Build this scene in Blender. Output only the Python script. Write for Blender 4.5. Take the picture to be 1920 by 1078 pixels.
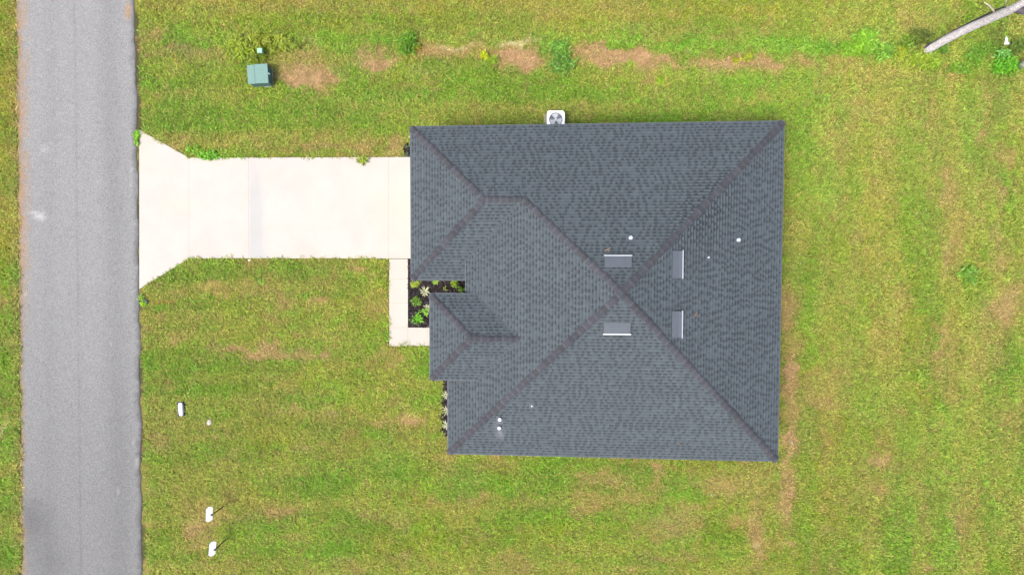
import bpy, math, random
import numpy as np
from mathutils import Vector
random.seed(7); rng = np.random.default_rng(7)
S = bpy.context.scene; COL = S.collection
PI = math.pi
for _o in list(bpy.data.objects): bpy.data.objects.remove(_o)

# ------------------------------------------------------------------ camera, sky, sun, exposure
CAM_H = 33.25; F = 1280.0                       # camera height (m), focal length in photo pixels
cd = bpy.data.cameras.new("camera"); cam = bpy.data.objects.new("camera", cd); COL.objects.link(cam)
cam.location = (0, 0, CAM_H); cam.rotation_euler = (0, 0, 0)
cd.sensor_width = 36; cd.lens = 36 * F / 1920; cd.clip_end = 2000; cd.clip_start = 0.5
S.camera = cam
w = bpy.data.worlds.new("World"); S.world = w; w.use_nodes = True
SUN_EL = math.radians(62); SUN_AZ = math.radians(231)      # azimuth clockwise from north (+y): light comes from the south-west
nt = w.node_tree; nt.nodes.clear()
sky = nt.nodes.new('ShaderNodeTexSky'); sky.sky_type = 'NISHITA'; sky.sun_disc = False
sky.sun_elevation = SUN_EL; sky.sun_rotation = SUN_AZ; sky.dust_density = 4.0; sky.air_density = 1.0; sky.ozone_density = 1.0
bg = nt.nodes.new('ShaderNodeBackground'); bg.inputs[1].default_value = 0.13
wo = nt.nodes.new('ShaderNodeOutputWorld'); nt.links.new(sky.outputs[0], bg.inputs[0]); nt.links.new(bg.outputs[0], wo.inputs[0])
ld = bpy.data.lights.new("sun", 'SUN'); ld.energy = 1.5; ld.angle = math.radians(18); ld.color = (1.0, 0.94, 0.85)
sun = bpy.data.objects.new("sun", ld); COL.objects.link(sun)
sd = Vector((math.sin(SUN_AZ) * math.cos(SUN_EL), math.cos(SUN_AZ) * math.cos(SUN_EL), math.sin(SUN_EL)))
sun.rotation_euler = (-sd).to_track_quat('-Z', 'Y').to_euler(); sun.location = sd * 60
S.view_settings.view_transform = 'Standard'; S.view_settings.look = 'None'
S.view_settings.exposure = 1.65; S.view_settings.gamma = 1

# ------------------------------------------------------------------ helpers
def G(px, py, z=0.0):
    """photo pixel -> world x, y at height z"""
    s = F / (CAM_H - z)
    return ((px - 960) / s, (539 - py) / s)
def lin(c):
    c = np.asarray(c, float) / 255.0
    return np.where(c <= 0.04045, c / 12.92, ((c + 0.055) / 1.055) ** 2.4)
def tag(o, label=None, cat=None, group=None, kind=None):
    if label: o['label'] = label
    if cat: o['category'] = cat
    if group: o['group'] = group
    if kind: o['kind'] = kind
    return o
def empty(name, loc, rz=0.0, label=None, cat=None, group=None):
    o = bpy.data.objects.new(name, None); COL.objects.link(o); o.empty_display_size = .3
    o.location = loc; o.rotation_euler = (0, 0, rz)
    return tag(o, label, cat, group)

class MB:
    """mesh builder: local coordinates of the thing it belongs to"""
    def __init__(s): s.v = []; s.f = []; s.c = []
    def add(s, vs, fs, col=None):
        n = len(s.v); s.v += [tuple(v) for v in vs]; s.f += [tuple(i + n for i in f) for f in fs]
        s.c += [col if col is not None else (1, 1, 1)] * len(vs); return s
    def box(s, x0, x1, y0, y1, z0, z1, col=None, top=1.0):
        cx, cy = (x0 + x1) / 2, (y0 + y1) / 2
        t = lambda x, y: (cx + (x - cx) * top, cy + (y - cy) * top)
        a = [(x0, y0), (x1, y0), (x1, y1), (x0, y1)]
        s.add([(x, y, z0) for x, y in a] + [(*t(x, y), z1) for x, y in a],
              [(3, 2, 1, 0), (4, 5, 6, 7), (0, 1, 5, 4), (1, 2, 6, 5), (2, 3, 7, 6), (3, 0, 4, 7)], col); return s
    def tube(s, pts, rad, n=8, col=None, cap=True):
        pts = [Vector(p) for p in pts]
        if not hasattr(rad, '__len__'): rad = [rad] * len(pts)
        rings = []
        for i, p in enumerate(pts):
            d = (pts[min(i + 1, len(pts) - 1)] - pts[max(i - 1, 0)]).normalized()
            a = d.cross(Vector((0, 0, 1)) if abs(d.z) < .9 else Vector((1, 0, 0))).normalized(); b = d.cross(a)
            rings.append([p + (a * math.cos(2 * PI * k / n) + b * math.sin(2 * PI * k / n)) * rad[i] for k in range(n)])
        vs = [v for r in rings for v in r]; fs = []
        for i in range(len(pts) - 1):
            for k in range(n):
                k2 = (k + 1) % n; fs.append((i * n + k, i * n + k2, (i + 1) * n + k2, (i + 1) * n + k))
        if cap: fs += [tuple(range(n))[::-1], tuple((len(pts) - 1) * n + k for k in range(n))]
        s.add(vs, fs, col); return s
    def lathe(s, prof, c=(0, 0), n=20, col=None):
        vs = [(c[0] + r * math.cos(2 * PI * k / n), c[1] + r * math.sin(2 * PI * k / n), z) for r, z in prof for k in range(n)]
        fs = []
        for i in range(len(prof) - 1):
            for k in range(n):
                k2 = (k + 1) % n; fs.append((i * n + k, i * n + k2, (i + 1) * n + k2, (i + 1) * n + k))
        fs.append(tuple((len(prof) - 1) * n + k for k in range(n)))
        s.add(vs, fs, col); return s
    def prism(s, poly, z0, z1, col=None):
        n = len(poly)
        s.add([(x, y, z0) for x, y in poly] + [(x, y, z1) for x, y in poly],
              [tuple(range(n))[::-1], tuple(range(n, 2 * n))] + [(i, (i + 1) % n, n + (i + 1) % n, n + i) for i in range(n)], col); return s
    def build(s, name, m, parent=None, warp=None, smooth=False, bevel=0, hascol=False):
        v = s.v
        if warp: v = [warp(*p) for p in v]
        me = bpy.data.meshes.new(name); me.from_pydata([tuple(p) for p in v], [], s.f); me.update()
        if hascol:
            a = me.color_attributes.new('col', 'FLOAT_COLOR', 'POINT')
            a.data.foreach_set('color', np.c_[np.array(s.c, float), np.ones(len(s.c))].astype(np.float32).ravel())
        if smooth: me.polygons.foreach_set('use_smooth', [True] * len(me.polygons))
        me.materials.append(m)
        o = bpy.data.objects.new(name, me); COL.objects.link(o)
        if parent: o.parent = parent
        if bevel:
            b = o.modifiers.new('bevel', 'BEVEL'); b.width = bevel; b.segments = 2; b.limit_method = 'ANGLE'
        return o
def fastmesh(name, V, Fq, colr, m, parent=None):
    """V (n,3), Fq (m,k) equal-sized faces, colr (n,3)"""
    me = bpy.data.meshes.new(name); n, (fm, k) = len(V), Fq.shape
    me.vertices.add(n); me.vertices.foreach_set('co', V.astype(np.float32).ravel())
    me.loops.add(fm * k); me.loops.foreach_set('vertex_index', Fq.astype(np.int32).ravel())
    me.polygons.add(fm); me.polygons.foreach_set('loop_start', np.arange(0, fm * k, k, dtype=np.int32))
    me.polygons.foreach_set('loop_total', np.full(fm, k, dtype=np.int32))
    me.update(calc_edges=True)
    a = me.color_attributes.new('col', 'FLOAT_COLOR', 'POINT')
    a.data.foreach_set('color', np.c_[colr, np.ones(n)].astype(np.float32).ravel())
    me.materials.append(m); o = bpy.data.objects.new(name, me); COL.objects.link(o)
    if parent: o.parent = parent
    return o

# ------------------------------------------------------------------ numpy noise
def _h(ix, iy, seed):
    n = (ix.astype(np.int64) * 374761393 + iy.astype(np.int64) * 668265263 + seed * 974634777) & 0xffffffff
    n = ((n ^ (n >> 13)) * 1274126177) & 0xffffffff
    return ((n ^ (n >> 16)) & 0xffff) / 65535.0
def vnoise(x, y, seed=0):
    ix, iy = np.floor(x), np.floor(y); fx, fy = x - ix, y - iy
    fx = fx * fx * (3 - 2 * fx); fy = fy * fy * (3 - 2 * fy)
    a, b, c, d = _h(ix, iy, seed), _h(ix + 1, iy, seed), _h(ix, iy + 1, seed), _h(ix + 1, iy + 1, seed)
    return (a * (1 - fx) + b * fx) * (1 - fy) + (c * (1 - fx) + d * fx) * fy
def fbm(x, y, seed=0, o=4, g=.55):
    t = 0; a = 1; s = 0
    for i in range(o):
        t = t + a * vnoise(x + 17.3 * i, y - 9.1 * i, seed + i * 31); s += a; a *= g; x = x * 2.03; y = y * 2.03
    return t / s
def sstep(a, b, x): t = np.clip((x - a) / (b - a), 0, 1); return t * t * (3 - 2 * t)

# ------------------------------------------------------------------ materials
def mat(name, color=(.5, .5, .5), rough=.8, attr=False, nscale=0, namt=0.0, nscale2=0, namt2=0.0, bump=0.0, bscale=40, metal=0, spec=.3, transl=0.0):
    m = bpy.data.materials.new(name); m.use_nodes = True; t = m.node_tree; n = t.nodes; L = t.links
    p = n['Principled BSDF']; p.inputs['Roughness'].default_value = rough; p.inputs['Metallic'].default_value = metal
    p.inputs['Specular IOR Level'].default_value = spec
    if attr:
        a = n.new('ShaderNodeAttribute'); a.attribute_name = 'col'; src = a.outputs['Color']
    else:
        a = n.new('ShaderNodeRGB'); a.outputs[0].default_value = (*color, 1); src = a.outputs[0]
    geo = n.new('ShaderNodeNewGeometry')
    for sc, am in ((nscale, namt), (nscale2, namt2)):
        if am:
            no = n.new('ShaderNodeTexNoise'); no.inputs['Scale'].default_value = sc; no.inputs['Detail'].default_value = 3; no.inputs['Roughness'].default_value = .65
            L.new(geo.outputs['Position'], no.inputs['Vector'])
            mr = n.new('ShaderNodeMapRange'); mr.inputs['From Min'].default_value = .3; mr.inputs['From Max'].default_value = .7
            mr.inputs['To Min'].default_value = 1 - am; mr.inputs['To Max'].default_value = 1 + am; mr.clamp = True
            L.new(no.outputs['Fac'], mr.inputs['Value'])
            vm = n.new('ShaderNodeVectorMath'); vm.operation = 'SCALE'; L.new(src, vm.inputs[0]); L.new(mr.outputs[0], vm.inputs['Scale']); src = vm.outputs[0]
    L.new(src, p.inputs['Base Color'])
    if bump:
        no = n.new('ShaderNodeTexNoise'); no.inputs['Scale'].default_value = bscale; no.inputs['Detail'].default_value = 4
        L.new(geo.outputs['Position'], no.inputs['Vector'])
        b = n.new('ShaderNodeBump'); b.inputs['Strength'].default_value = bump; b.inputs['Distance'].default_value = .02
        L.new(no.outputs['Fac'], b.inputs['Height']); L.new(b.outputs[0], p.inputs['Normal'])
    if transl:
        tr = n.new('ShaderNodeBsdfTranslucent'); L.new(src, tr.inputs['Color'])
        mx = n.new('ShaderNodeMixShader'); mx.inputs[0].default_value = transl
        L.new(p.outputs[0], mx.inputs[1]); L.new(tr.outputs[0], mx.inputs[2]); L.new(mx.outputs[0], n['Material Output'].inputs['Surface'])
    return m
KG = 0.43                                   # lawn picture colour -> albedo
M = dict(
    lawn=mat('lawn_soil', attr=True, rough=.95, nscale=9, namt=.22, nscale2=38, namt2=.3, bump=.8, bscale=30, spec=.1),
    grass=mat('grass_blades', attr=True, rough=.65, spec=.15, transl=.3),
    leaf=mat('leaves', attr=True, rough=.5, spec=.3, transl=.3),
    road=mat('asphalt', attr=True, rough=.9, nscale=26, namt=.26, nscale2=13, namt2=.16, bump=.5, bscale=60, spec=.2),
    concrete=mat('concrete', attr=True, rough=.85, nscale=.9, namt=.03, nscale2=20, namt2=.03, bump=.1, bscale=50, spec=.2),
    mulch=mat('mulch', attr=True, rough=.95, nscale=30, namt=.5, bump=1, bscale=40, spec=.1),
    shingle=mat('asphalt_shingles', attr=True, rough=.9, nscale=1.1, namt=.05, nscale2=40, namt2=.12, bump=.3, bscale=90, spec=.2),
    stucco=mat('stucco', (.55, .54, .51), .9, nscale=3, namt=.04, bump=.4, bscale=60),
    trim=mat('white_trim', (.72, .72, .70), .55, nscale=4, namt=.03),
    drip=mat('drip_edge', (.06, .07, .085), .5, nscale=6, namt=.08),
    glass=mat('window_glass', (.03, .04, .05), .08, nscale=.5, namt=.2, spec=.5),
    door=mat('door_paint', (.06, .07, .09), .45, nscale=4, namt=.05),
    white=mat('white_plastic', (.55, .56, .58), .45, nscale=7, namt=.04),
    signwhite=mat('sign_white', (.86, .85, .86), .5, nscale=3, namt=.03),
    ventgrey=mat('vent_metal', (.050, .060, .070), .5, nscale=3, namt=.07, nscale2=25, namt2=.05),
    galv=mat('galvanised', (.36, .38, .39), .4, metal=.2, nscale=8, namt=.08),
    black=mat('black_metal', (.015, .015, .017), .5, nscale=10, namt=.2),
    darkgrey=mat('dark_plastic', (.06, .07, .085), .6, nscale=12, namt=.2),
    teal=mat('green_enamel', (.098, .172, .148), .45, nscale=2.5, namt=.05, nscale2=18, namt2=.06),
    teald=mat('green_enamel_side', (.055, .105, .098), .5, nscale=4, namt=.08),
    mint=mat('mint_plastic', (.19, .34, .225), .5, nscale=9, namt=.06),
    acgrey=mat('unit_paint', (.36, .375, .38), .5, nscale=5, namt=.05),
    acdark=mat('fan_well', (.07, .08, .10), .6, nscale=9, namt=.2),
    blade=mat('fan_blade', (.36, .375, .39), .45, nscale=5, namt=.08),
    bark=mat('pale_bark', attr=True, rough=.95, nscale=9, namt=.3, nscale2=22, namt2=.35, bump=1, bscale=25, spec=.1),
    litter=mat('white_litter', (.42, .42, .42), .6, nscale=15, namt=.15),
    stone=mat('pale_stone', (.33, .32, .29), .8, nscale=20, namt=.2),
    capmat=mat('weathered_cap', (.30, .295, .28), .8, nscale=20, namt=.25),
    twig=mat('dry_twig', (.16, .09, .06), .8, nscale=20, namt=.2),
)

# ------------------------------------------------------------------ outlines on the ground
def road_l(y): py = 539 - y * 38.5; return (32 + 10 * py / 1078 - 960) / 38.5
def road_r(y): py = 539 - y * 38.5; return (254 + 14 * py / 1078 - 960) / 38.5
def road_dist(x, y):
    """signed distance outside the road (positive on grass)"""
    return np.maximum(road_l(y) - x, x - road_r(y))
DRIVE = [G(*p) for p in [(262, 244), (355, 296.5), (800, 295), (800, 485), (356, 484), (262, 542)]]
WALK_A = [G(*p) for p in [(730, 485.6), (765, 485.6), (765, 614), (840, 614), (840, 648), (730, 648.5)]]
BED_A = [G(*p) for p in [(765.3, 485.6), (900, 485.6), (900, 613.8), (765.3, 613.8)]]
BED_B = [G(*p) for p in [(761, 270), (790, 270), (790, 294.6), (758, 294.6), (757, 284)]]
BED_C = [G(*p) for p in [(831, 700), (860, 700), (860, 822), (834, 817), (827, 808), (829, 790), (826, 778), (831, 765), (828, 750), (832, 735)]]
def inside(poly, x, y, grow=0.0):
    r = np.zeros(np.shape(x), bool); n = len(poly); cx = sum(p[0] for p in poly) / n; cy = sum(p[1] for p in poly) / n
    P = poly
    for i in range(n):
        x0, y0 = P[i]; x1, y1 = P[(i + 1) % n]
        c = ((y0 > y) != (y1 > y)) & (x < (x1 - x0) * (y - y0) / (y1 - y0 + 1e-12) + x0)
        r ^= c
    return r
def seg_dist(poly, x, y):
    d = np.full(np.shape(x), 1e9); n = len(poly)
    for i in range(n):
        x0, y0 = poly[i]; x1, y1 = poly[(i + 1) % n]; dx, dy = x1 - x0, y1 - y0
        t = np.clip(((x - x0) * dx + (y - y0) * dy) / (dx * dx + dy * dy), 0, 1)
        d = np.minimum(d, np.hypot(x - x0 - t * dx, y - y0 - t * dy))
    return d

# ------------------------------------------------------------------ lawn colour map
C = {k: lin(v) for k, v in dict(dirt=(188, 152, 112), pink=(198, 152, 126), tan=(170, 152, 90), olive=(147, 159, 64), green=(122, 160, 52),
     bright=(118, 174, 46), cool=(114, 160, 60), gold=(166, 152, 48), yel=(160, 172, 40), sand=(216, 200, 160), grey=(150, 132, 112), soil=(74, 64, 54), rust=(178, 132, 62)).items()}
# worn, dry, lush and painted-shade patches of the lawn: centre, radii (photo pixels), colour, strength
PATCH = [
 (1510,400,40,200,'green',.55),(1500,300,24,110,'green',.5),(1560,300,30,100,'green',.3),(1040,1000,120,16,'tan',.3),(1445,935,30,80,'tan',.7),(1480,700,16,110,'dirt',.7),(1476,880,14,60,'dirt',.8),(700,845,180,8,'tan',.4),(480,745,120,8,'tan',.4),  # leading green ones paint in the shade band east of the house
 (1600,84,90,26,'bright',.8),(1700,120,70,16,'yel',.6),(1800,110,70,22,'green',.7),(1880,70,50,40,'green',.6),
 (520,70,110,9,'bright',.7),(700,73,120,8,'bright',.75),(860,73,90,8,'bright',.85),(1100,78,90,8,'bright',.65),(1260,83,110,8,'bright',.75),(1430,86,110,12,'bright',.8),(1580,92,90,20,'bright',.9),(1690,110,70,16,'bright',.7),
 (830,97,50,12,'dirt',.7),(1080,105,60,16,'dirt',.6),(1310,118,60,12,'dirt',.6),(1470,118,60,14,'dirt',.5),(690,118,60,14,'pink',.6),
 (1640,300,70,130,'yel',.35),(1600,520,50,120,'yel',.3),(1720,330,60,120,'olive',.4),(1000,1000,260,30,'yel',.35),(1560,920,60,120,'gold',.4),
 # boundary strip on the north side
 (560,130,60,36,'pink',.75),(590,150,50,18,'pink',.9),(545,150,28,16,'pink',.8),(655,110,40,22,'grey',.4),(705,112,32,24,'pink',.8),(350,95,34,16,'grey',.7),(405,100,30,26,'dirt',.5),(300,62,30,12,'dirt',.6),
 (408,10,10,24,'dirt',.7),(575,82,22,8,'sand',.6),(790,128,30,10,'pink',.7),(810,95,30,14,'dirt',.5),(845,88,30,5,'sand',.7),(880,88,20,6,'sand',.8),(915,88,14,6,'sand',.5),(975,82,46,7,'sand',1.0),(1000,82,22,5,'sand',1.2),
 (975,112,46,22,'pink',1.1),(1025,118,22,12,'dirt',.5),(1110,95,30,12,'dirt',.6),(1165,105,70,20,'pink',.9),(1215,112,40,14,'pink',.9),(1200,88,24,7,'dirt',.8),(1300,122,22,8,'dirt',.5),(1375,122,62,14,'pink',.9),(1430,120,30,12,'pink',.8),
 (1510,115,16,22,'dirt',.6),(1580,105,26,14,'dirt',.6),(1665,125,30,8,'dirt',.6),(1782,132,18,16,'dirt',.9),(1760,150,120,20,'tan',.4),
 (430,68,70,18,'bright',.6),(370,75,50,6,'bright',.9),(620,80,40,16,'bright',.6),(680,72,70,8,'bright',.5),(860,72,80,7,'bright',.8),(1050,100,26,34,'cool',1.0),(1045,85,24,16,'bright',.6),(1160,80,50,5,'bright',.7),(1260,84,60,7,'bright',.6),
 (1450,88,120,10,'bright',.7),(1560,88,110,20,'bright',.8),(1640,90,60,28,'bright',.8),(1700,115,50,18,'yel',.9),(1780,110,90,24,'green',.8),(1850,120,60,26,'bright',.7),(1860,70,70,40,'green',.6),(1640,50,60,20,'green',.8),(640,110,24,26,'bright',.6),(660,150,30,22,'bright',.7),
 (770,130,22,14,'bright',.6),(810,125,26,10,'bright',.6),(900,110,30,20,'tan',.5),
 # north band, cut golden
 (1000,15,760,34,'gold',.75),(1020,22,22,30,'dirt',.35),(1330,40,200,22,'gold',.5),(1170,15,40,12,'dirt',.3),(930,40,50,18,'olive',.6),(370,25,16,14,'bright',.8),(1480,25,200,20,'gold',.4),(1700,22,160,26,'green',.5),(1580,60,100,22,'olive',.5),(1470,45,8,6,'sand',.6),(1240,55,120,14,'dirt',.2),
 # north of the house
 (900,200,200,45,'green',.85),(1100,200,160,40,'green',.7),(1380,215,120,18,'bright',.6),(1400,170,170,40,'green',.5),(300,150,60,40,'bright',.4),(290,240,60,30,'green',.6),(430,230,120,40,'green',.6),(560,215,180,25,'green',.7),(420,180,60,20,'tan',.5),(380,160,50,30,'tan',.4),
 (335,262,14,9,'pink',.8),(345,190,10,14,'dirt',.6),(305,160,14,12,'dirt',.5),(400,288,34,10,'bright',1.0),(590,270,30,14,'pink',.6),(620,272,16,10,'pink',.8),(680,270,30,14,'dirt',.7),(745,272,22,18,'dirt',1.0),(480,265,26,12,'dirt',.5),(560,262,300,9,'tan',.5),(705,290,60,6,'dirt',.6),
 (840,130,20,16,'tan',.5),(770,150,14,10,'dirt',.4),(1160,200,9,16,'pink',.7),(1225,190,12,10,'dirt',.4),(1255,188,10,10,'pink',.6),(1095,192,16,8,'dirt',.4),(1325,162,18,8,'dirt',.5),(1405,188,14,6,'dirt',.5),(1240,180,80,20,'olive',.5),(1465,210,18,10,'olive',.4),
 # front lawn
 (400,510,28,18,'bright',.6),(440,520,60,30,'tan',.5),(520,560,60,34,'tan',.55),(470,540,34,12,'dirt',.5),(510,548,22,8,'dirt',.7),(532,554,10,14,'dirt',.6),(540,570,24,8,'dirt',.5),(330,552,24,9,'pink',.7),(290,535,16,6,'dirt',.6),(375,590,28,20,'dirt',.5),(345,622,10,8,'pink',.8),
 (330,635,20,10,'dirt',.4),(405,655,30,9,'pink',.9),(445,650,22,8,'pink',.9),(470,672,26,12,'pink',.7),(510,660,46,14,'pink',.9),(560,672,40,12,'dirt',.8),(600,670,14,10,'pink',.9),(480,650,90,10,'dirt',.45),(420,672,60,14,'tan',.5),
 (715,670,18,10,'pink',.6),(700,690,14,8,'dirt',.5),(670,500,10,8,'pink',.6),(715,545,20,6,'dirt',.5),(712,590,7,8,'pink',.8),(505,595,16,8,'dirt',.5),(650,640,46,24,'tan',.5),(745,500,16,22,'bright',.7),(545,490,14,8,'bright',.8),(380,640,40,30,'green',.6),(400,690,70,18,'green',.6),
 (600,710,46,22,'yel',.6),(610,715,26,14,'bright',.6),(790,730,46,60,'bright',.5),(820,760,16,40,'bright',.5),(720,750,26,10,'dirt',.5),(600,752,10,8,'dirt',.5),(500,745,40,12,'tan',.4),(365,690,8,6,'bright',.9),(272,720,6,60,'bright',.8),(268,640,6,60,'bright',.5),(330,790,60,50,'tan',.5),
 (310,780,24,14,'dirt',.5),(300,735,26,18,'tan',.4),(297,832,20,14,'pink',.6),(320,845,14,9,'dirt',.6),(395,812,10,8,'pink',.7),(625,778,15,9,'grey',1.1),(550,775,22,9,'dirt',.7),(585,770,160,10,'dirt',.35),(680,783,18,7,'dirt',.8),(715,783,22,6,'dirt',1.0),(738,784,10,5,'pink',.9),(775,786,26,9,'pink',1.1),(760,800,50,12,'dirt',.5),
 (480,810,80,22,'tan',.3),(520,815,70,28,'yel',.5),(500,855,150,8,'dirt',.4),(575,845,20,14,'pink',.5),(650,815,60,30,'tan',.5),(700,810,24,14,'bright',.9),(740,850,30,40,'cool',.8),(735,875,70,34,'cool',.6),(830,860,24,16,'dirt',.7),(850,870,20,10,'pink',.5),(800,830,40,30,'tan',.5),
 (560,890,170,24,'green',.95),(700,890,130,22,'green',.8),(860,900,40,34,'cool',.9),(410,880,20,60,'tan',.4),(350,890,40,60,'olive',.4),(335,870,14,40,'green',.3),(433,920,10,12,'dirt',.6),(515,950,30,10,'dirt',.8),(540,960,18,8,'dirt',.6),(450,968,40,10,'pink',.6),(365,985,26,40,'dirt',.75),(375,1000,14,40,'pink',.5),(430,1040,20,20,'dirt',.3),
 (295,930,14,9,'grey',.7),(300,1040,22,30,'cool',.6),(370,1065,22,10,'dirt',.6),(290,870,24,40,'bright',.4),(315,970,30,14,'bright',.5),(480,1010,60,40,'green',.5),(545,1010,24,34,'cool',.5),(655,1052,14,6,'grey',1.3),(635,1055,16,8,'grey',.7),(585,1060,60,22,'bright',.5),(600,970,80,24,'green',.5),(700,945,70,34,'bright',.4),(720,965,60,16,'dirt',.4),
 (750,980,24,14,'pink',.5),(780,1010,120,20,'yel',.45),(650,1000,60,18,'cool',.35),(820,935,18,14,'pink',.5),(865,970,40,20,'dirt',.5),(860,1050,40,26,'yel',.7),(745,1045,20,10,'sand',.3),(450,945,60,20,'tan',.3),
 # south of the house
 (835,880,24,16,'dirt',.7),(920,870,50,18,'tan',.6),(905,875,20,8,'pink',.5),(1020,870,26,16,'bright',.8),(1035,910,30,26,'bright',.7),(930,910,34,16,'bright',.5),(980,922,16,8,'dirt',.7),(1120,895,50,20,'dirt',.6),(1150,905,44,14,'pink',.45),(1180,930,22,12,'pink',.5),(1235,885,10,28,'pink',.7),(1300,890,12,24,'dirt',.7),
 (1280,925,40,16,'bright',.8),(1370,905,46,28,'dirt',.75),(1350,900,30,24,'pink',.5),(1395,870,20,14,'pink',.5),(900,955,60,14,'dirt',.4),(880,970,50,22,'yel',.5),(1080,955,26,10,'pink',.7),(1020,945,30,8,'dirt',.5),(1000,985,80,22,'yel',.4),(1260,990,40,28,'pink',.6),(1280,970,40,24,'dirt',.5),(1190,1000,14,22,'dirt',.5),(1200,1005,12,6,'grey',.7),
 (1240,1045,60,10,'dirt',.6),(1300,1045,90,6,'dirt',.5),(1340,1030,70,14,'olive',.6),(985,1055,12,18,'pink',.7),(940,1060,20,14,'grey',.4),(880,1055,60,22,'green',.7),(1150,1030,60,30,'green',.5),(1110,1055,60,14,'bright',.4),(1370,1030,24,20,'bright',.5),(1420,1010,16,70,'dirt',.8),(1405,1070,24,10,'dirt',.7),(1390,960,40,30,'tan',.4),
 (1100,935,100,20,'tan',.3),
 # east of the house
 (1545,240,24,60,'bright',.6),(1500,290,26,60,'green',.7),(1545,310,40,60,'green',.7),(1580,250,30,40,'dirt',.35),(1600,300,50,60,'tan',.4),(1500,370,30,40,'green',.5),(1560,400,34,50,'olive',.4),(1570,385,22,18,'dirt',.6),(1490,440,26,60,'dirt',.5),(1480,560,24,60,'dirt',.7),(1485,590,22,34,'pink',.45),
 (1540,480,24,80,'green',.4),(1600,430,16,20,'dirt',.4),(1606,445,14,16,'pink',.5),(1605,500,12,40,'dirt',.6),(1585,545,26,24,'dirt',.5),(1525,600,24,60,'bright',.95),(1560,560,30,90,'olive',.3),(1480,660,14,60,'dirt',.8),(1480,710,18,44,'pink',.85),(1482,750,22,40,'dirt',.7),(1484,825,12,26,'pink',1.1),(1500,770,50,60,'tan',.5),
 (1550,720,50,40,'dirt',.55),(1590,680,20,40,'dirt',.5),(1590,750,40,60,'tan',.5),(1545,750,30,16,'dirt',.5),(1640,745,40,46,'bright',.95),(1675,715,50,40,'green',.5),(1680,775,16,8,'pink',.6),(1655,855,22,14,'pink',1.0),(1672,870,16,14,'dirt',.7),(1470,930,12,80,'dirt',.95),(1478,930,10,90,'pink',.4),(1515,950,26,120,'green',.6),
 (1440,930,26,60,'tan',.6),(1410,960,20,90,'dirt',.4),(1550,900,40,40,'yel',.4),(1580,880,60,50,'tan',.5),(1620,930,60,20,'dirt',.4),(1640,920,30,10,'dirt',.6),(1550,1000,20,10,'pink',.7),(1640,990,26,30,'dirt',.5),(1690,950,40,26,'bright',.6),(1760,890,26,20,'bright',.8),(1790,905,50,20,'cool',.5),(1800,940,20,60,'dirt',.5),(1790,990,14,30,'pink',.6),
 (1700,1020,80,50,'bright',.45),(1740,1070,18,8,'pink',.9),(1475,1025,10,6,'pink',.8),(1420,1015,14,6,'sand',.4),(1560,1060,12,12,'pink',.6),(1870,1050,50,30,'yel',.6),(1830,850,40,50,'green',.6),(1900,880,40,80,'green',.7),(1870,920,14,8,'pink',.6),
 (1815,720,20,130,'bright',.6),(1780,690,14,60,'dirt',.6),(1740,690,40,40,'dirt',.4),(1720,720,30,30,'yel',.5),(1762,650,8,30,'pink',.7),(1760,560,20,60,'tan',.4),(1755,640,14,14,'bright',.3),(1785,340,12,20,'pink',.6),(1783,370,14,26,'pink',.8),(1800,420,24,20,'pink',.5),(1770,460,12,50,'dirt',.6),(1768,490,8,26,'pink',.9),(1790,500,18,40,'dirt',.6),(1795,455,14,10,'pink',.6),
 (1730,420,44,50,'bright',.35),(1735,470,30,40,'green',.5),(1700,390,40,50,'cool',.3),(1830,400,30,110,'green',.5),(1815,520,26,26,'bright',.8),(1870,360,14,30,'dirt',.7),(1875,355,10,7,'pink',.9),(1870,440,12,50,'pink',.6),(1870,490,16,20,'dirt',.8),(1895,450,10,6,'pink',.7),(1890,570,34,40,'pink',.8),(1870,590,30,24,'dirt',.6),(1840,580,24,40,'green',.6),
 (1850,310,30,60,'dirt',.3),(1845,250,10,12,'pink',.8),(1810,310,12,10,'dirt',.6),(1880,290,8,20,'dirt',.5),(1700,230,50,50,'yel',.35),(1650,240,34,60,'olive',.5),(1640,210,16,24,'dirt',.5),(1610,200,26,30,'dirt',.4),(1655,280,12,14,'dirt',.6),(1740,240,16,50,'dirt',.4),(1760,200,90,30,'tan',.5),(1800,240,20,90,'green',.5),(1700,180,70,20,'gold',.4),
 (1880,200,50,40,'tan',.4),(1540,165,40,20,'green',.6),(1470,165,60,26,'green',.6),(1580,190,14,10,'dirt',.5),(1685,560,14,30,'dirt',.6),(1730,560,50,30,'green',.4),(1650,620,30,40,'tan',.3),(1620,640,60,24,'tan',.4),(1635,600,40,20,'green',.4),(1860,640,40,60,'pink',.35),(1905,680,20,60,'green',.6),(1850,680,18,40,'dirt',.5),
 # verge beyond the road
 (12,200,26,260,'gold',.8),(20,150,8,120,'rust',.4),(25,330,10,60,'bright',.5),(14,460,20,80,'gold',.8),(15,655,14,14,'dirt',.8),(20,850,24,200,'bright',.6),(12,1000,20,90,'green',.8),(5,800,6,20,'sand',.7),
]
FADE = lambda t, b, a: (1.15 if t in ('dirt', 'pink') and b < 140 else .84 if t in ('dirt', 'pink') and not ((1400 < a < 1500 and b > 640) or 255 < b < 295 and a < 760) else .8 if t in ('tan', 'grey', 'gold') else .8 if t == 'bright' and a > 1480 else 1)
PW = [((a - 960) / 38.5, (539 - b) / 38.5, rx / 38.5, ry / 38.5, C[t], s * FADE(t, b, a) if s <= 1 else s, t) for a, b, rx, ry, t, s in PATCH]
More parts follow.
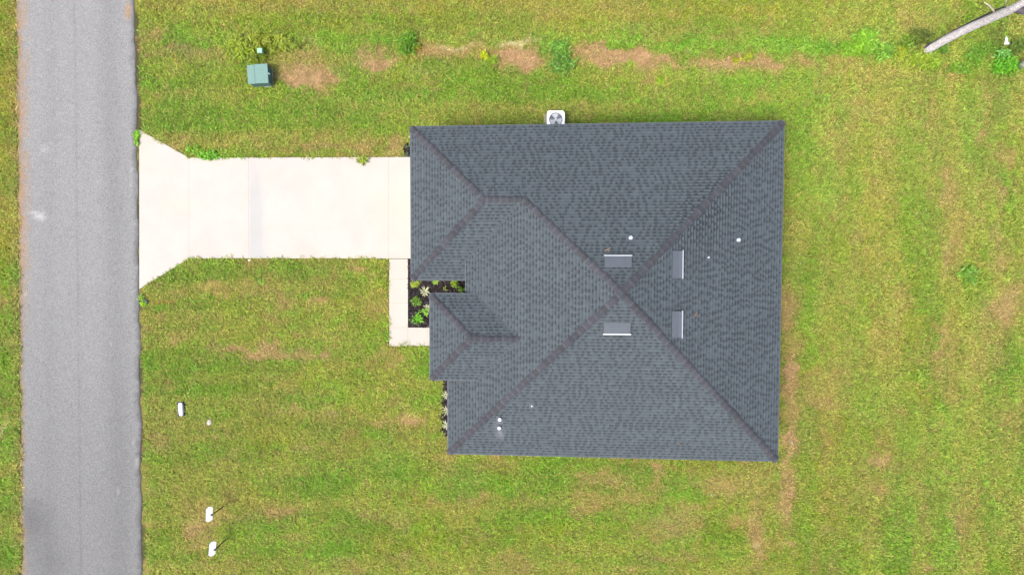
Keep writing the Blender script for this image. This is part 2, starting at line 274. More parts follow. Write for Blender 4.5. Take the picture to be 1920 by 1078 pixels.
def lawn_color(x, y):
    """albedo of the turf at world x, y and its lushness 0..1"""
    sh = np.shape(x); x = np.ravel(x).astype(float); y = np.ravel(y).astype(float)
    wx = x + .5 * (fbm(x * 1.1, y * 1.1, 5, 3) - .5) * 2; wy = y + .5 * (fbm(x * 1.1, y * 1.1, 9, 3) - .5) * 2
    east = sstep(12.5, 15, x)
    n1 = fbm(wx * .55, wy * 1.3, 1, 6, .72); n2 = fbm(wx * 1.5, wy * .45, 2, 6, .72)
    n = n1 * (1 - east) + n2 * east
    n = np.clip((n - .5) * 2.5 + .58, 0, 1)
    lev = np.array([0, .20, .45, .75, 1.15]); cs = np.array([C['dirt'] * .6 + C['tan'] * .4, C['tan'] * .7 + C['olive'] * .3, C['olive'], C['green'], C['bright']])
    col = np.stack([np.interp(n, lev, cs[:, i]) for i in range(3)], 1)
    lush = np.interp(n, [0, .2, .5, 1], [.15, .45, .75, 1.0])
    big = fbm(x * .12, y * .12, 77, 3)[:, None]
    col = col * (1 - .35 * sstep(.45, .7, big)) + C['gold'] * .35 * sstep(.45, .7, big)
    LUSH = dict(dirt=.25, pink=.10, tan=.5, olive=.7, green=.95, bright=1.0, cool=1.0, gold=.6, yel=.95, sand=.02, grey=.15, rust=.4)
    rag = fbm(x * 3.4, y * 3.4, 21, 5, .8)
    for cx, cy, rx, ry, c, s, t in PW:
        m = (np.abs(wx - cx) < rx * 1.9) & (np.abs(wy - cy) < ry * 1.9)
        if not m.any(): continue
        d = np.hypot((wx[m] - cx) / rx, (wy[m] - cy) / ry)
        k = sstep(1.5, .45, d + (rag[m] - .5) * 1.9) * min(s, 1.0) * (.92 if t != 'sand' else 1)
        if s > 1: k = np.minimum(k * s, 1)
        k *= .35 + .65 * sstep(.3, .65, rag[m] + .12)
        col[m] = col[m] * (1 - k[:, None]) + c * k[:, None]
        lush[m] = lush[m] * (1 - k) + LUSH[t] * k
    # rusty trench line by the driveway corner
    x0, y0 = G(279, 566); x1, _ = G(322, 565)
    k = sstep(.14, .05, np.abs(y - y0 + .03 * np.sin(x * 5))) * sstep(x0 - .1, x0 + .1, x) * sstep(x1 + .15, x1 - .1, x) * .85
    col = col * (1 - k[:, None]) + C['rust'] * k[:, None]; lush = lush * (1 - k * .9)
    # bare dark soil gaps along the pavement edges
    rd = road_dist(x, y); e = vnoise(x * 7, y * 7, 40); right = x > -22
    wdt = np.where(right, .12 + .30 * fbm(x * .7, y * .5, 41, 3), .03)
    k = sstep(wdt + .1 * e, wdt * .4, rd) * np.where(right, .9, .3)
    col = col * (1 - k[:, None]) + C['soil'] * k[:, None]; lush = lush * (1 - k)
    dd = np.minimum(seg_dist(DRIVE, x, y), seg_dist(WALK_A, x, y))
    k = sstep(.09, .03, dd + .06 * e) * .85
    col = col * (1 - k[:, None]) + C['soil'] * k[:, None]; lush = lush * (1 - k)
    k = sstep(.5, .15, rd) * (~right) * .5
    col = col * (1 - k[:, None]) + C['dirt'] * k[:, None]
    mac = (fbm(wx * .30, wy * .75, 401, 4, .6) * (1 - east) + fbm(wx * .8, wy * .28, 402, 4, .6) * east)[:, None]
    km = sstep(.50, .68, mac) * .42 * sstep(.3, .6, lush)[:, None]; col = col * (1 - km) + lin((172, 178, 74)) * km
    km = sstep(.50, .34, mac) * .40 * sstep(.3, .6, lush)[:, None]; col = col * (1 - km) + lin((104, 144, 46)) * km
    bnd = (fbm(x * .07 + 3, y * 1.25, 451, 3, .6) * (1 - east) + fbm(x * 1.3, y * .07, 452, 3, .6) * east)[:, None]
    kb = sstep(.52, .66, bnd) * .50; col = col * (1 - kb) + lin((172, 164, 84)) * kb
    kb = sstep(.48, .34, bnd) * .38 * sstep(.3, .6, lush)[:, None]; col = col * (1 - kb) + lin((116, 156, 44)) * kb
    cl = fbm(x * 2.2, y * 2.2, 301, 3, .7)[:, None]; kg = sstep(.50, .72, cl) * .30 * sstep(.3, .7, lush)[:, None]; col = col * (1 - kg) + C['cool'] * kg
    cl = fbm(x * 3.1, y * 3.1, 311, 3, .7)[:, None]; kg = sstep(.55, .75, cl) * .30 * sstep(.3, .7, lush)[:, None]; col = col * (1 - kg) + C['bright'] * 1.1 * kg
    cl = fbm(x * 4.1, y * 4.1, 321, 3, .7)[:, None]; kg = sstep(.60, .74, cl) * .38; col = col * (1 - kg) + C['dirt'] * kg
    ke = (.16 * sstep(12.5, 17, x) * sstep(.35, .6, fbm(x * .5, y * .3, 500, 4, .7)) + .07)[:, None]; col = col * (1 - ke) + lin((184, 168, 104)) * ke
    g_ = col.mean(1, keepdims=True); col = (col * .97 + g_ * .03) * np.array([1.03, 1.085, .90])
    col = col * (1 + .16 * (fbm(x * 5, y * 5, 61, 3) - .5)[:, None])
    return (col * KG).reshape(*sh, 3), lush.reshape(sh)

# ------------------------------------------------------------------ ground
def axis(lo, hi, step, far):
    a = list(np.arange(lo, hi + step / 2, step)); d = step; p, q = a[0], a[-1]; L_, R_ = [], []
    while q < far: d *= 1.12; p -= d; q += d; L_.append(p); R_.append(q)
    return np.array(L_[::-1] + a + R_)
def grid(name, X, Y, z, colfun, m):
    gx, gy = np.meshgrid(X, Y); c = colfun(gx, gy); nx, ny = len(X), len(Y)
    zz = z(gx, gy) if callable(z) else np.full(gx.shape, z)
    V = np.stack([gx, gy, zz], 2).reshape(-1, 3); i = np.arange(nx * ny).reshape(ny, nx)
    Q = np.stack([i[:-1, :-1], i[:-1, 1:], i[1:, 1:], i[1:, :-1]], 2).reshape(-1, 4)
    return fastmesh(name, V, Q, c.reshape(-1, 3), m)
AX = axis(-28, 28, .11, 500); AY = axis(-17, 17, .11, 500)
lawn = grid('lawn', AX, AY, 0.0, lambda a, b: (lambda c, l: c * (.98 - .40 * l)[..., None])(*lawn_color(a, b)), M['lawn']); tag(lawn, kind='structure')  # ground painted darker under lush turf, as shade in the gaps between blades

# road: sheet whose edges wander a little
def road_build():
    U = np.linspace(0, 1, 62); Y = axis(-17, 17, .12, 500)
    u, y = np.meshgrid(U, Y)
    ragR = .26 * (fbm(y * 1.3, y * 0 + 3, 90, 4, .7) - .5); ragL = .22 * (fbm(y * 1.1, y * 0 + 8, 91, 4, .7) - .5)
    xl = road_l(y) + ragL; xr = road_r(y) + ragR
    x = xl + (xr - xl) * u
    base = lin((182, 182, 180)) * .31
    px = x * 38.5 + 960; py = 539 - y * 38.5
    t = 1.0 + .10 * (fbm(x * .5, y * .12, 92, 3) - .5) + .07 * (fbm(x * 4, y * 4, 93, 3) - .5)
    t *= 1 - .13 * np.exp(-((px - (205 + py * .02)) / 22) ** 2) - .05 * np.exp(-((px - 95) / 14) ** 2)
    t *= 1 - .14 * np.exp(-((px - (140 + py * .012)) / 1.6) ** 2)
    t *= 1 + .05 * sstep(600, 0, py) 
    t *= 1 - .20 * sstep(450, 1078, py)
    t *= 1 - .27 * np.exp(-((px - 62) / 34) ** 2 - ((py - 975) / 42) ** 2) * (.6 + .8 * fbm(x * 2, y * 2, 94, 3)) - .16 * np.exp(-((px - 95) / 40) ** 2 - ((py - 1050) / 40) ** 2)
    t *= 1 - .38 * sstep(.3, .0, (xr - x) + .2 * (vnoise(x * 5, y * 5, 97) - .5))
    c = base * t[..., None]
    def mix(k, colr):
        nonlocal c
        k = np.clip(k, 0, 1)[..., None]; c = c * (1 - k) + np.asarray(colr) * k
    for (a, b, ra, rb, s) in [(76, 406, 13, 9, .75), (62, 398, 12, 3, .6), (84, 281, 9, 9, .3), (46, 551, 8, 5, .6), (210, 632, 2, 22, .22), (242, 128, 6, 2, .5), (90, 94, 6, 3, .2), (222, 920, 3, 9, .25), (258, 866, 3, 12, .4), (250, 830, 3, 8, .3), (247, 330, 1.6, 50, .35)]:
        k = sstep(1.3, .3, np.hypot((px - a) / ra, (py - b) / rb) + .9 * (fbm(x * 6, y * 6, 95, 3) - .5)) * s
        mix(k, base * 1.75)
    mix(sstep(1.3, .4, np.hypot((px - 219) / 3.2, (py - 193) / 2.6)) * .8, base * .3)
    # tan litter washed on to the left edge, and at the top right corner
    lit = fbm(x * 3.0, y * 1.6, 96, 5, .75)
    k = sstep(.85, .05, x - xl + (lit - .5) * 1.5) * sstep(.36, .56, lit) * sstep(680, 420, py) * 1.0
    mix(k, lin((205, 165, 120)) * .33)
    mix(sstep(.28, .05, x - xl + (lit - .5) * .35) * .65, lin((190, 160, 125)) * .33)
    mix(sstep(1.1, .3, np.hypot((px - 240) / 9, (py - 22) / 26) + (lit - .5) * 1.6) * .7, lin((205, 165, 120)) * .33)
    V = np.stack([x, y, np.full(x.shape, .03)], 2).reshape(-1, 3)
    # turned-down edges
    nx, ny = len(U), len(Y); i = np.arange(nx * ny).reshape(ny, nx)
    Q = np.stack([i[:-1, :-1], i[:-1, 1:], i[1:, 1:], i[1:, :-1]], 2).reshape(-1, 4)
    eL = np.stack([x[:, 0] - .01, y[:, 0], np.full(ny, -.02)], 1); eR = np.stack([x[:, -1] + .02, y[:, 0], np.full(ny, -.02)], 1)
    n0 = len(V); V = np.r_[V, eL, eR]; l = n0 + np.arange(ny); r = l + ny
    Q = np.r_[Q, np.stack([l[:-1], i[:-1, 0], i[1:, 0], l[1:]], 1), np.stack([i[:-1, -1], r[:-1], r[1:], i[1:, -1]], 1)]
    cc = np.r_[c.reshape(-1, 3), c[:, 0] * .4, c[:, -1] * .2]
    return fastmesh('road', V, Q, cc, M['road'])
tag(road_build(), kind='structure')

# driveway and walk: jointed concrete slabs, fine grid for the stains
CONC = np.array([.310, .284, .252])
def slab(mb, poly, z=.045):
    """split a quad slab (4 corners, in order) into a grid so that stains can be carried by its colour"""
    P = [np.array(p) for p in poly]; n = max(2, int(np.linalg.norm(P[1] - P[0]) / .12)); k = max(2, int(np.linalg.norm(P[3] - P[0]) / .2))
    vs, cs = [], []
    for j in range(k + 1):
        for i in range(n + 1):
            a = P[0] + (P[1] - P[0]) * i / n; b = P[3] + (P[2] - P[3]) * i / n; q = a + (b - a) * j / k
            vs.append((q[0], q[1], z)); cs.append(q)
    q = np.array(cs); px = q[:, 0] * 38.5 + 960; py = 539 - q[:, 1] * 38.5
    t = 1 + .12 * (fbm(q[:, 0] * .8, q[:, 1] * .8, 120, 4) - .5); colr = CONC * t[:, None]
    kx = sstep(466, 470, px) * sstep(502, 486, px + 22 * (fbm(q[:, 0] * 1.5, q[:, 1] * 1.0, 121, 3) - .5)) * .8
    kx = kx * (.55 + .45 * sstep(310, 380, py))
    colr = colr * (1 - kx[:, None]) + np.array([.252, .254, .242]) * kx[:, None]
    kp = sstep(.5, .75, fbm(q[:, 0] * .5, q[:, 1] * .5, 122, 4)) * .5
    colr = colr * (1 - kp[:, None]) + np.array([.335, .288, .24]) * kp[:, None]
    n0 = len(mb.v); mb.v += vs; mb.c += [tuple(c) for c in colr]
    for j in range(k):
        for i in range(n):
            a = n0 + j * (n + 1) + i; mb.f.append((a, a + 1, a + n + 2, a + n + 1))
    # skirts
    c4 = [P[0], P[1], P[2], P[3]]
    for a, b in zip(c4, c4[1:] + c4[:1]):
        mb.add([(a[0], a[1], z), (b[0], b[1], z), (b[0], b[1], -.05), (a[0], a[1], -.05)], [(0, 3, 2, 1)], tuple(CONC * .6))
def drive_y(px): # top and bottom edge of the driveway in pixels
    top = np.interp(px, [262, 355, 800], [244, 296.5, 295]); bot = np.interp(px, [262, 356, 800], [542, 484, 485]); return top, bot
mb = MB(); js = [262, 355.3, 466.5, 728.5, 800]; g = .10
for a, b in zip(js[:-1], js[1:]):
    (ta, ba), (tb, bb) = drive_y(a + g), drive_y(b - g)
    slab(mb, [G(a + g, ba), G(b - g, bb), G(b - g, tb), G(a + g, ta)])
tag(mb.build('driveway', M['concrete'], hascol=True), kind='structure')
mb = MB()
for a in [[(730, 522.95), (765, 522.95), (765, 485.9), (730, 485.9)], [(730, 568), (765, 568), (765, 523.15), (730, 523.15)], [(730, 613.9), (765, 613.9), (765, 568.2), (730, 568.2)],
          [(730, 648.5), (765, 648.5), (765, 614.1), (730, 614.1)], [(765.2, 648.3), (802, 648.2), (802, 614.1), (765.2, 614.1)], [(802.2, 648.2), (850, 648), (850, 614.1), (802.2, 614.1)]]:
    slab(mb, [G(*p) for p in a], .04)
tag(mb.build('walkway', M['concrete'], hascol=True), kind='structure')

# mulch beds
def mulch_bed(name, poly):
    xs = [p[0] for p in poly]; ys = [p[1] for p in poly]; N = int((max(xs) - min(xs)) * (max(ys) - min(ys)) * 420)
    mb = MB(); mb.prism(poly, -.02, .02, (.014, .012, .013))
    x = rng.uniform(min(xs), max(xs), N); y = rng.uniform(min(ys), max(ys), N); k = inside(poly, x, y)
    for a, b in zip(x[k], y[k]):
        l = random.uniform(.03, .09); wd = random.uniform(.012, .03); r = random.uniform(0, PI); z = .022 + random.random() * .02
        c, s_ = math.cos(r), math.sin(r); tone = random.choice([.6, .8, 1.1, 1.9, 3.4]); t = random.uniform(-.02, .02)
        mb.add([(a - c * l + s_ * wd, b - s_ * l - c * wd, z), (a + c * l + s_ * wd, b + s_ * l - c * wd, z + t), (a + c * l - s_ * wd, b + s_ * l + c * wd, z + t), (a - c * l - s_ * wd, b - s_ * l + c * wd, z + .01)],
               [(0, 1, 2, 3)], (.015 * tone, .012 * tone, .013 * tone))
    return tag(mb.build(name, M['mulch'], hascol=True), kind='structure')
for p in (BED_A, BED_B, BED_C): mulch_bed('mulch_bed', p)

# ------------------------------------------------------------------ house geometry (ideal plan, then squared to the surveyed corners)
HX = dict(xm=-2.907, xg=-4.567, xe=-3.648, xc=-2.062, yt=7.092, yb=-7.484, gb=.316, et=-.27, eb=-4.077)
EH = 2.7; PT = .426; DZ = .57
xm, xg, xe, xc, yt, yb, gb, et, eb = [HX[k] for k in 'xm xg xe xc yt yb gb et eb'.split()]
s_ = (yt - yb) / 2; ym = (yt + yb) / 2; xr = xm + 2 * s_; gh = (yt - gb) / 2; gy = (yt + gb) / 2; eh = (et - eb) / 2; ey = (et + eb) / 2
xv = xm + DZ / PT; ZE = EH + DZ; ZC = EH + PT * (xc - xm)
def Wp(x, y, z=0):
    w_ = 1 - .00261 * x - .00148 * y
    return ((x + .00205 * y) / w_, (-.00368 * x + y * 1.01195) / w_, z)
def Winv(X, Y):
    x, y = X, Y
    for _ in range(12):
        a, b, _z = Wp(x, y); x += X - a; y += Y - b
    return x, y
zN = lambda x, y: EH + PT * (yt - y); zE = lambda x, y: EH + PT * (xr - x); zS = lambda x, y: EH + PT * (y - yb); zW = lambda x, y: EH + PT * (x - xm)
zGS = lambda x, y: EH + PT * (y - gb); zGW = lambda x, y: EH + PT * (x - xg)
zEW = lambda x, y: ZE + PT * (x - xe); zEN = lambda x, y: ZE + PT * (et - y); zES = lambda x, y: ZE + PT * (y - eb)
AP = (xm + s_, ym)
PLANES = [
 (zN, (0, -1), yt, [[(xg, yt), (xm + gh, yt), (xm + gh, gy), (xg + gh, gy)], [(xm + gh, yt), (xr, yt), AP, (xm + gh, gy)]]),
 (zE, (-1, 0), xr, [[(xr, yt), (xr, yb), AP]]),
 (zS, (0, 1), yb, [[(xm, yb), (xr, yb), AP]]),
 (zW, (1, 0), xm, [[(xm, yb), (xm + ey - yb, ey), (xm, ey)], [(xc, ey), (xm + ey - yb, ey), AP, (xm + gh, gy), (xc, gb + xc - xm)]]),
 (zGS, (0, 1), gb, [[(xg, gb), (xc, gb), (xc, gb + xc - xm), (xg + xc - xm, gb + xc - xm)], [(xg + xc - xm, gb + xc - xm), (xc, gb + xc - xm), (xm + gh, gy), (xg + gh, gy)]]),
 (zGW, (1, 0), xg, [[(xg, yt), (xg, gb), (xg + gh, gy)]]),
 (zEW, (1, 0), xe, [[(xe, et), (xe, eb), (xe + eh, ey)]]),
 (zEN, (0, -1), et, [[(xe, et), (xv, et), (xv + eh, ey), (xe + eh, ey)]]),
 (zES, (0, 1), eb, [[(xe, eb), (xv, eb), (xv + eh, ey), (xe + eh, ey)]]),
]
def roofpt(px, py, zf):
    z = 4.0
    for _ in range(20):
        X, Y = G(px, py, z); x, y = Winv(X, Y); z = zf(x, y)
    return x, y, z
def clip(poly, conv):
    """Sutherland-Hodgman, conv any orientation"""
    ar = sum(conv[i][0] * conv[(i + 1) % len(conv)][1] - conv[(i + 1) % len(conv)][0] * conv[i][1] for i in range(len(conv)))
    if ar < 0: conv = conv[::-1]
    out = poly
    for i in range(len(conv)):
        a, b = conv[i], conv[(i + 1) % len(conv)]
        side = lambda p: (b[0] - a[0]) * (p[1] - a[1]) - (b[1] - a[1]) * (p[0] - a[0])
        inp, out = out, []
        for j in range(len(inp)):
            p, q = inp[j], inp[(j + 1) % len(inp)]; sp, sq = side(p), side(q)
            if sp >= 0: out.append(p)
            if (sp >= 0) != (sq >= 0):
                t = sp / (sp - sq); out.append((p[0] + (q[0] - p[0]) * t, p[1] + (q[1] - p[1]) * t))
        if len(out) < 3: return []
    return out

HC = (3.6, -.2, 0)
house = empty('house', HC, 0, 'single storey house with dark grey hipped shingle roof beside the driveway', 'house')
def hw(x, y, z): X, Y, Z = Wp(x, y, z); return (X - HC[0], Y - HC[1], Z - HC[2])
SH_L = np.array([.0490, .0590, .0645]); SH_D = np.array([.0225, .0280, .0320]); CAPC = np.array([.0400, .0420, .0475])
stain = [roofpt(937, 812, zS), roofpt(936, 795, zS)]
def shingles():
    mb = MB(); ex = .132                     # horizontal projection of one course
    for zf, up, base, polys in PLANES:
        ax = 0 if up[0] else 1; sg = up[ax]; oth = 1 - ax
        us = [p[oth] for pl in polys for p in pl]; vs_ = [abs(p[ax] - base) for pl in polys for p in pl]
        nrow = int(max(vs_) / ex) + 1
        for r in range(nrow):
            v0, v1 = r * ex, min((r + 1) * ex, max(vs_))
            u = min(us) - random.uniform(0, .3); rt = random.uniform(.96, 1.04)
            dark = False
            while u < max(us):
                L_ = random.uniform(.07, .17) if not dark else random.uniform(.09, .19)
                th = .018 if not dark else .008
                tn = random.uniform(.92, 1.10) * rt
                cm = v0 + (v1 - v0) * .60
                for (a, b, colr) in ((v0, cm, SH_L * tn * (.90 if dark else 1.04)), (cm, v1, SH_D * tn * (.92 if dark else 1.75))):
                    q = [(u, a), (u + L_, a), (u + L_, b), (u, b)]
                    q = [((base + sg * vv, uu) if ax == 0 else (uu, base + sg * vv)) for uu, vv in q]
                    for pl in polys:
                        c_ = clip(q, pl)
                        if len(c_) >= 3:
                            mx = sum(p[0] for p in c_) / len(c_); my = sum(p[1] for p in c_) / len(c_)
                            cc = colr.copy()
                            if zf is zS:
                                for sx, sy, _z in stain:
                                    k = math.exp(-((mx - sx) / .17) ** 2 - ((my - sy) / .28) ** 2) * .4; cc = cc * (1 - k) + np.array([.15, .155, .16]) * k
                            vv = []
                            for p in c_:
                                f_ = (abs(p[ax] - base) - v0) / ex
                                vv.append((p[0], p[1], zf(*p) + .004 + th * (1 - f_)))
                            a2 = sum(c_[i][0] * c_[(i + 1) % len(c_)][1] - c_[(i + 1) % len(c_)][0] * c_[i][1] for i in range(len(c_)))
                            if a2 < 0: vv = vv[::-1]
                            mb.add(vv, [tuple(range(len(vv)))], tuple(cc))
                            # butt edge
                            if a == v0:
                                e = [p for p in vv if abs(abs(p[ax] - base) - v0) < 1e-6]
                                if len(e) >= 2:
                                    e = sorted(e, key=lambda p: p[oth]); p, q2 = e[0], e[-1]
                                    d = .012 if r else .05
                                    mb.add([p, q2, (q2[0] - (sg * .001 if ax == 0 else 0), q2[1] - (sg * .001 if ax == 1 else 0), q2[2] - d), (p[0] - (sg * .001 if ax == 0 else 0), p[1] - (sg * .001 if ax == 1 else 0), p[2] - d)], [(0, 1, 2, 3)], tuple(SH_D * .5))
                u += L_; dark = (random.random() < .62) if not dark else False
    return mb
dk = MB()
for zf, up, base, polys in PLANES:
    for pl in polys:
        a2 = sum(pl[i][0] * pl[(i + 1) % len(pl)][1] - pl[(i + 1) % len(pl)][0] * pl[i][1] for i in range(len(pl))); q = pl if a2 > 0 else pl[::-1]
        dk.add([(x, y, zf(x, y) - .012) for x, y in q], [tuple(range(len(q)))], tuple(SH_D))
dk.build('roof_deck', M['shingle'], house, hw, hascol=True)
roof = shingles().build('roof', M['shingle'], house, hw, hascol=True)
# hip and ridge caps
HIPS = [((xr, yt), AP, zN, zE), ((xr, yb), AP, zS, zE), ((xm, yb), AP, zS, zW), ((xm + gh, gy), AP, zN, zW), ((xg, yt), (xg + gh, gy), zN, zGW), ((xg, gb), (xg + gh, gy), zGS, zGW),
        ((xg + gh, gy), (xm + gh, gy), zN, zGS), ((xe, et), (xe + eh, ey), zEN, zEW), ((xe, eb), (xe + eh, ey), zES, zEW), ((xe + eh, ey), (xv + eh + .1, ey), zEN, zES)]
def caps():
    for a, b, f1, f2 in HIPS:
        mb = MB()
        a = np.array(a); b = np.array(b); L_ = np.linalg.norm(b - a); d = (b - a) / L_; nrm = np.array([-d[1], d[0]]); t = 0
        zc = lambda p: min(f1(*p), f2(*p))
        t = .06
        while t < L_ - .02:
            e = min(random.uniform(.24, .34), L_ - t); wd = random.uniform(.15, .185); lift = random.uniform(.03, .05); tn = random.uniform(.82, 1.12)
            colr = CAPC * tn * np.array([random.uniform(.98, 1.06), 1, random.uniform(.97, 1.05)]); j = random.uniform(-.015, .015)
            rows = [(0, lift, wd), (.3, lift * .85, wd * .97), (1.08, .012, wd * .80)]; V = []
            for tt, l, w1 in rows:
                p = a + d * min(t + e * tt, L_)
                for o in (-w1, -w1 * .4, 0, w1 * .4, w1):
                    q = p + nrm * (o + j); V.append((q[0], q[1], zc(q) + l + (.014 if abs(o) < w1 * .5 else -.006) - (.010 if o == 0 else 0)))
            F1 = [(i, i + 1, i + 6, i + 5) for i in range(4)]
            mb.add(V[:10], F1, tuple(colr * 1.16)); mb.add(V[5:], F1, tuple(colr * .90))  # lower end painted lighter, as light caught on its thick edge
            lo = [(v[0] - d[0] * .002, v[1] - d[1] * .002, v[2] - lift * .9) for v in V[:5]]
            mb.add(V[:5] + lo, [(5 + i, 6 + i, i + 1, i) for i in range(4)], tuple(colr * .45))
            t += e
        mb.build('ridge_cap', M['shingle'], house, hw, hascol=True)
caps()
# valley flashings read as a faint paler seam
for a, b, f1 in [((xc, gb + xc - xm), (xm + gh, gy), zW), ((xv, et), (xv + eh, ey), zW), ((xv, eb), (xv + eh, ey), zW)]:
    a = np.array(a); b = np.array(b); d = (b - a) / np.linalg.norm(b - a); n_ = np.array([-d[1], d[0]]) * .035
    mb = MB(); mb.add([(*(a - n_), f1(*a) + .024), (*(b - n_), f1(*b) + .024), (*(b + n_), f1(*b) + .024), (*(a + n_), f1(*a) + .024)], [(0, 1, 2, 3)], tuple(SH_L * .92))
    mb.build('valley', M['shingle'], house, hw, hascol=True)
# soffit, fascia, walls
OUT = [(xg, yt), (xr, yt), (xr, yb), (xm, yb), (xm, eb + .3), (xc, eb + .3), (xc, gb), (xg, gb)]
def fascia(mb, pts, z0, z1, closed=True, t=.02):
    n = len(pts)
    for i in range(n if closed else n - 1):
        a, b = np.array(pts[i]), np.array(pts[(i + 1) % n]); d = (b - a) / np.linalg.norm(b - a); o = np.array([d[1], -d[0]]) * t
        q = [a, b, b - o * -1, a - o * -1]
        mb.prism([tuple(a), tuple(b), tuple(b + o), tuple(a + o)], z0, z1)
ins = .03
def inset(pts, d):
    r = []; n = len(pts); ar = sum(pts[i][0] * pts[(i + 1) % n][1] - pts[(i + 1) % n][0] * pts[i][1] for i in range(n)); sg = 1 if ar > 0 else -1
    for i in range(n):
        p0, p, p1 = [np.array(pts[k % n], float) for k in (i - 1, i, i + 1)]
        d0 = (p - p0) / np.linalg.norm(p - p0); d1 = (p1 - p) / np.linalg.norm(p1 - p)
        r.append(tuple(p + (np.array([-d0[1], d0[0]]) + np.array([-d1[1], d1[0]])) * d * sg))
    return r
mb = MB(); mb.prism(inset(OUT, .03), EH - .16, EH - .12); mb.prism(inset([(xe, et), (xe, eb), (xv, eb), (xv, et)], .03), ZE - .16, ZE - .12); mb.build('soffit', M['trim'], house, hw)
mb = MB()
I1 = inset(OUT, .012); I2 = inset(OUT, .032)
def ring(mb, A, B, z0, z1):
    n = len(A)
    for i in range(n): mb.prism([A[i], A[(i + 1) % n], B[(i + 1) % n], B[i]], z0, z1)
ring(mb, I1, I2, EH - .17, EH - .012)
E0 = [(xe, et), (xe, eb), (xv, eb), (xv, et)]
ring(mb, inset(E0, .012), inset(E0, .032), ZE - .17, ZE - .012)
mb.box(xc + .012, xc + .032, et + .02, gb + (xc - xm) - .02, EH - .01, ZC - .02)
mb.build('fascia', M['trim'], house, hw)
mb = MB()
def drip(a, b, o, z):
    a = np.array(a); b = np.array(b); o = np.array(o) * .022
    mb.prism([tuple(a), tuple(b), tuple(b + o), tuple(a + o)], z - .05, z + .004)
drip((xg - .02, yt), (xr + .02, yt), (0, 1), EH); drip((xr, yb), (xr, yt), (1, 0), EH); drip((xm - .02, yb), (xr + .02, yb), (0, -1), EH); drip((xm, yb), (xm, eb), (-1, 0), EH)
drip((xg, gb), (xc, gb), (0, -1), EH); drip((xg, gb - .02), (xg, yt), (-1, 0), EH); drip((xe, eb - .02), (xe, et + .02), (-1, 0), ZE); drip((xe, et), (xv, et), (0, 1), ZE); drip((xe, eb), (xv, eb), (0, -1), ZE)
drip((xc, et), (xc, gb + xc - xm), (-1, 0), ZC)
mb.build('drip_edge', M['drip'], house, hw)
wi = .45
WALL = [(xg + wi, yt - wi), (xr - wi, yt - wi), (xr - wi, yb + wi), (xm + wi, yb + wi), (xm + wi, eb + wi), (xe + wi, eb + wi), (xe + wi, et - wi), (xc + wi, et - wi), (xc + wi, gb + wi), (xg + wi, gb + wi)]
mb = MB(); mb.prism(WALL[::-1], -.1, EH - .165); mb.box(xe + wi - .004, xv, eb + wi - .004, et - wi + .004, EH - .2, ZE - .165); mb.build('wall', M['stucco'], house, hw)
# garage door, entry door and windows
gx = xg + wi - .03
mb = MB()
for k in range(4): mb.box(gx, gx + .04, 1.3, 6.1, .06 + k * .54, .06 + k * .54 + .53)
gd = mb.build('garage_door', M['trim'], house, hw, bevel=.012)
mb = MB(); mb.box(xe + wi - .05, xe + wi + .01, -2.75, -1.75, .05, 2.15); ed = mb.build('front_door', M['door'], house, hw)
MB().tube([(xe + wi - .1, -1.85, 1.0), (xe + wi - .1, -1.85, 1.15)], .015).build('handle', M['galv'], ed, hw)
def window(cx, cy, w_, along, out, z0=.9, z1=2.1):
    mb = MB(); fr = .06
    def bx(m_, a0, a1, q0, q1, d0, d1):
        if along == 'y':
            xs = sorted((cx + out * d0, cx + out * d1)); m_.box(xs[0], xs[1], cy + a0, cy + a1, q0, q1)
        else:
            ys = sorted((cy + out * d0, cy + out * d1)); m_.box(cx + a0, cx + a1, ys[0], ys[1], q0, q1)
    h_ = w_ / 2
    bx(mb, -h_, -h_ + fr, z0, z1, 0, .05); bx(mb, h_ - fr, h_, z0, z1, 0, .05); bx(mb, -h_ + fr, h_ - fr, z0, z0 + fr, 0, .05); bx(mb, -h_ + fr, h_ - fr, z1 - fr, z1, 0, .05); bx(mb, -h_ + fr, h_ - fr, (z0 + z1) / 2 - .02, (z0 + z1) / 2 + .02, 0, .045)
    o = mb.build('window', M['trim'], house, hw); p = MB(); bx(p, -h_ + fr, h_ - fr, z0 + fr, z1 - fr, 0, .015); p.build('pane', M['glass'], o, hw)
window(xm + wi, -5.7, 1.6, 'y', -1); window(4.5, yt - wi, 1.0, 'x', 1); window(8.5, yt - wi, 1.0, 'x', 1); window(0.5, yb + wi, 1.2, 'x', -1); window(7, yb + wi, 1.2, 'x', -1)
window(xr - wi, 4, 1.6, 'y', 1); window(xr - wi, -4.5, 1.6, 'y', 1); window(xr - wi, 0, 2.4, 'y', 1, .1, 2.1)

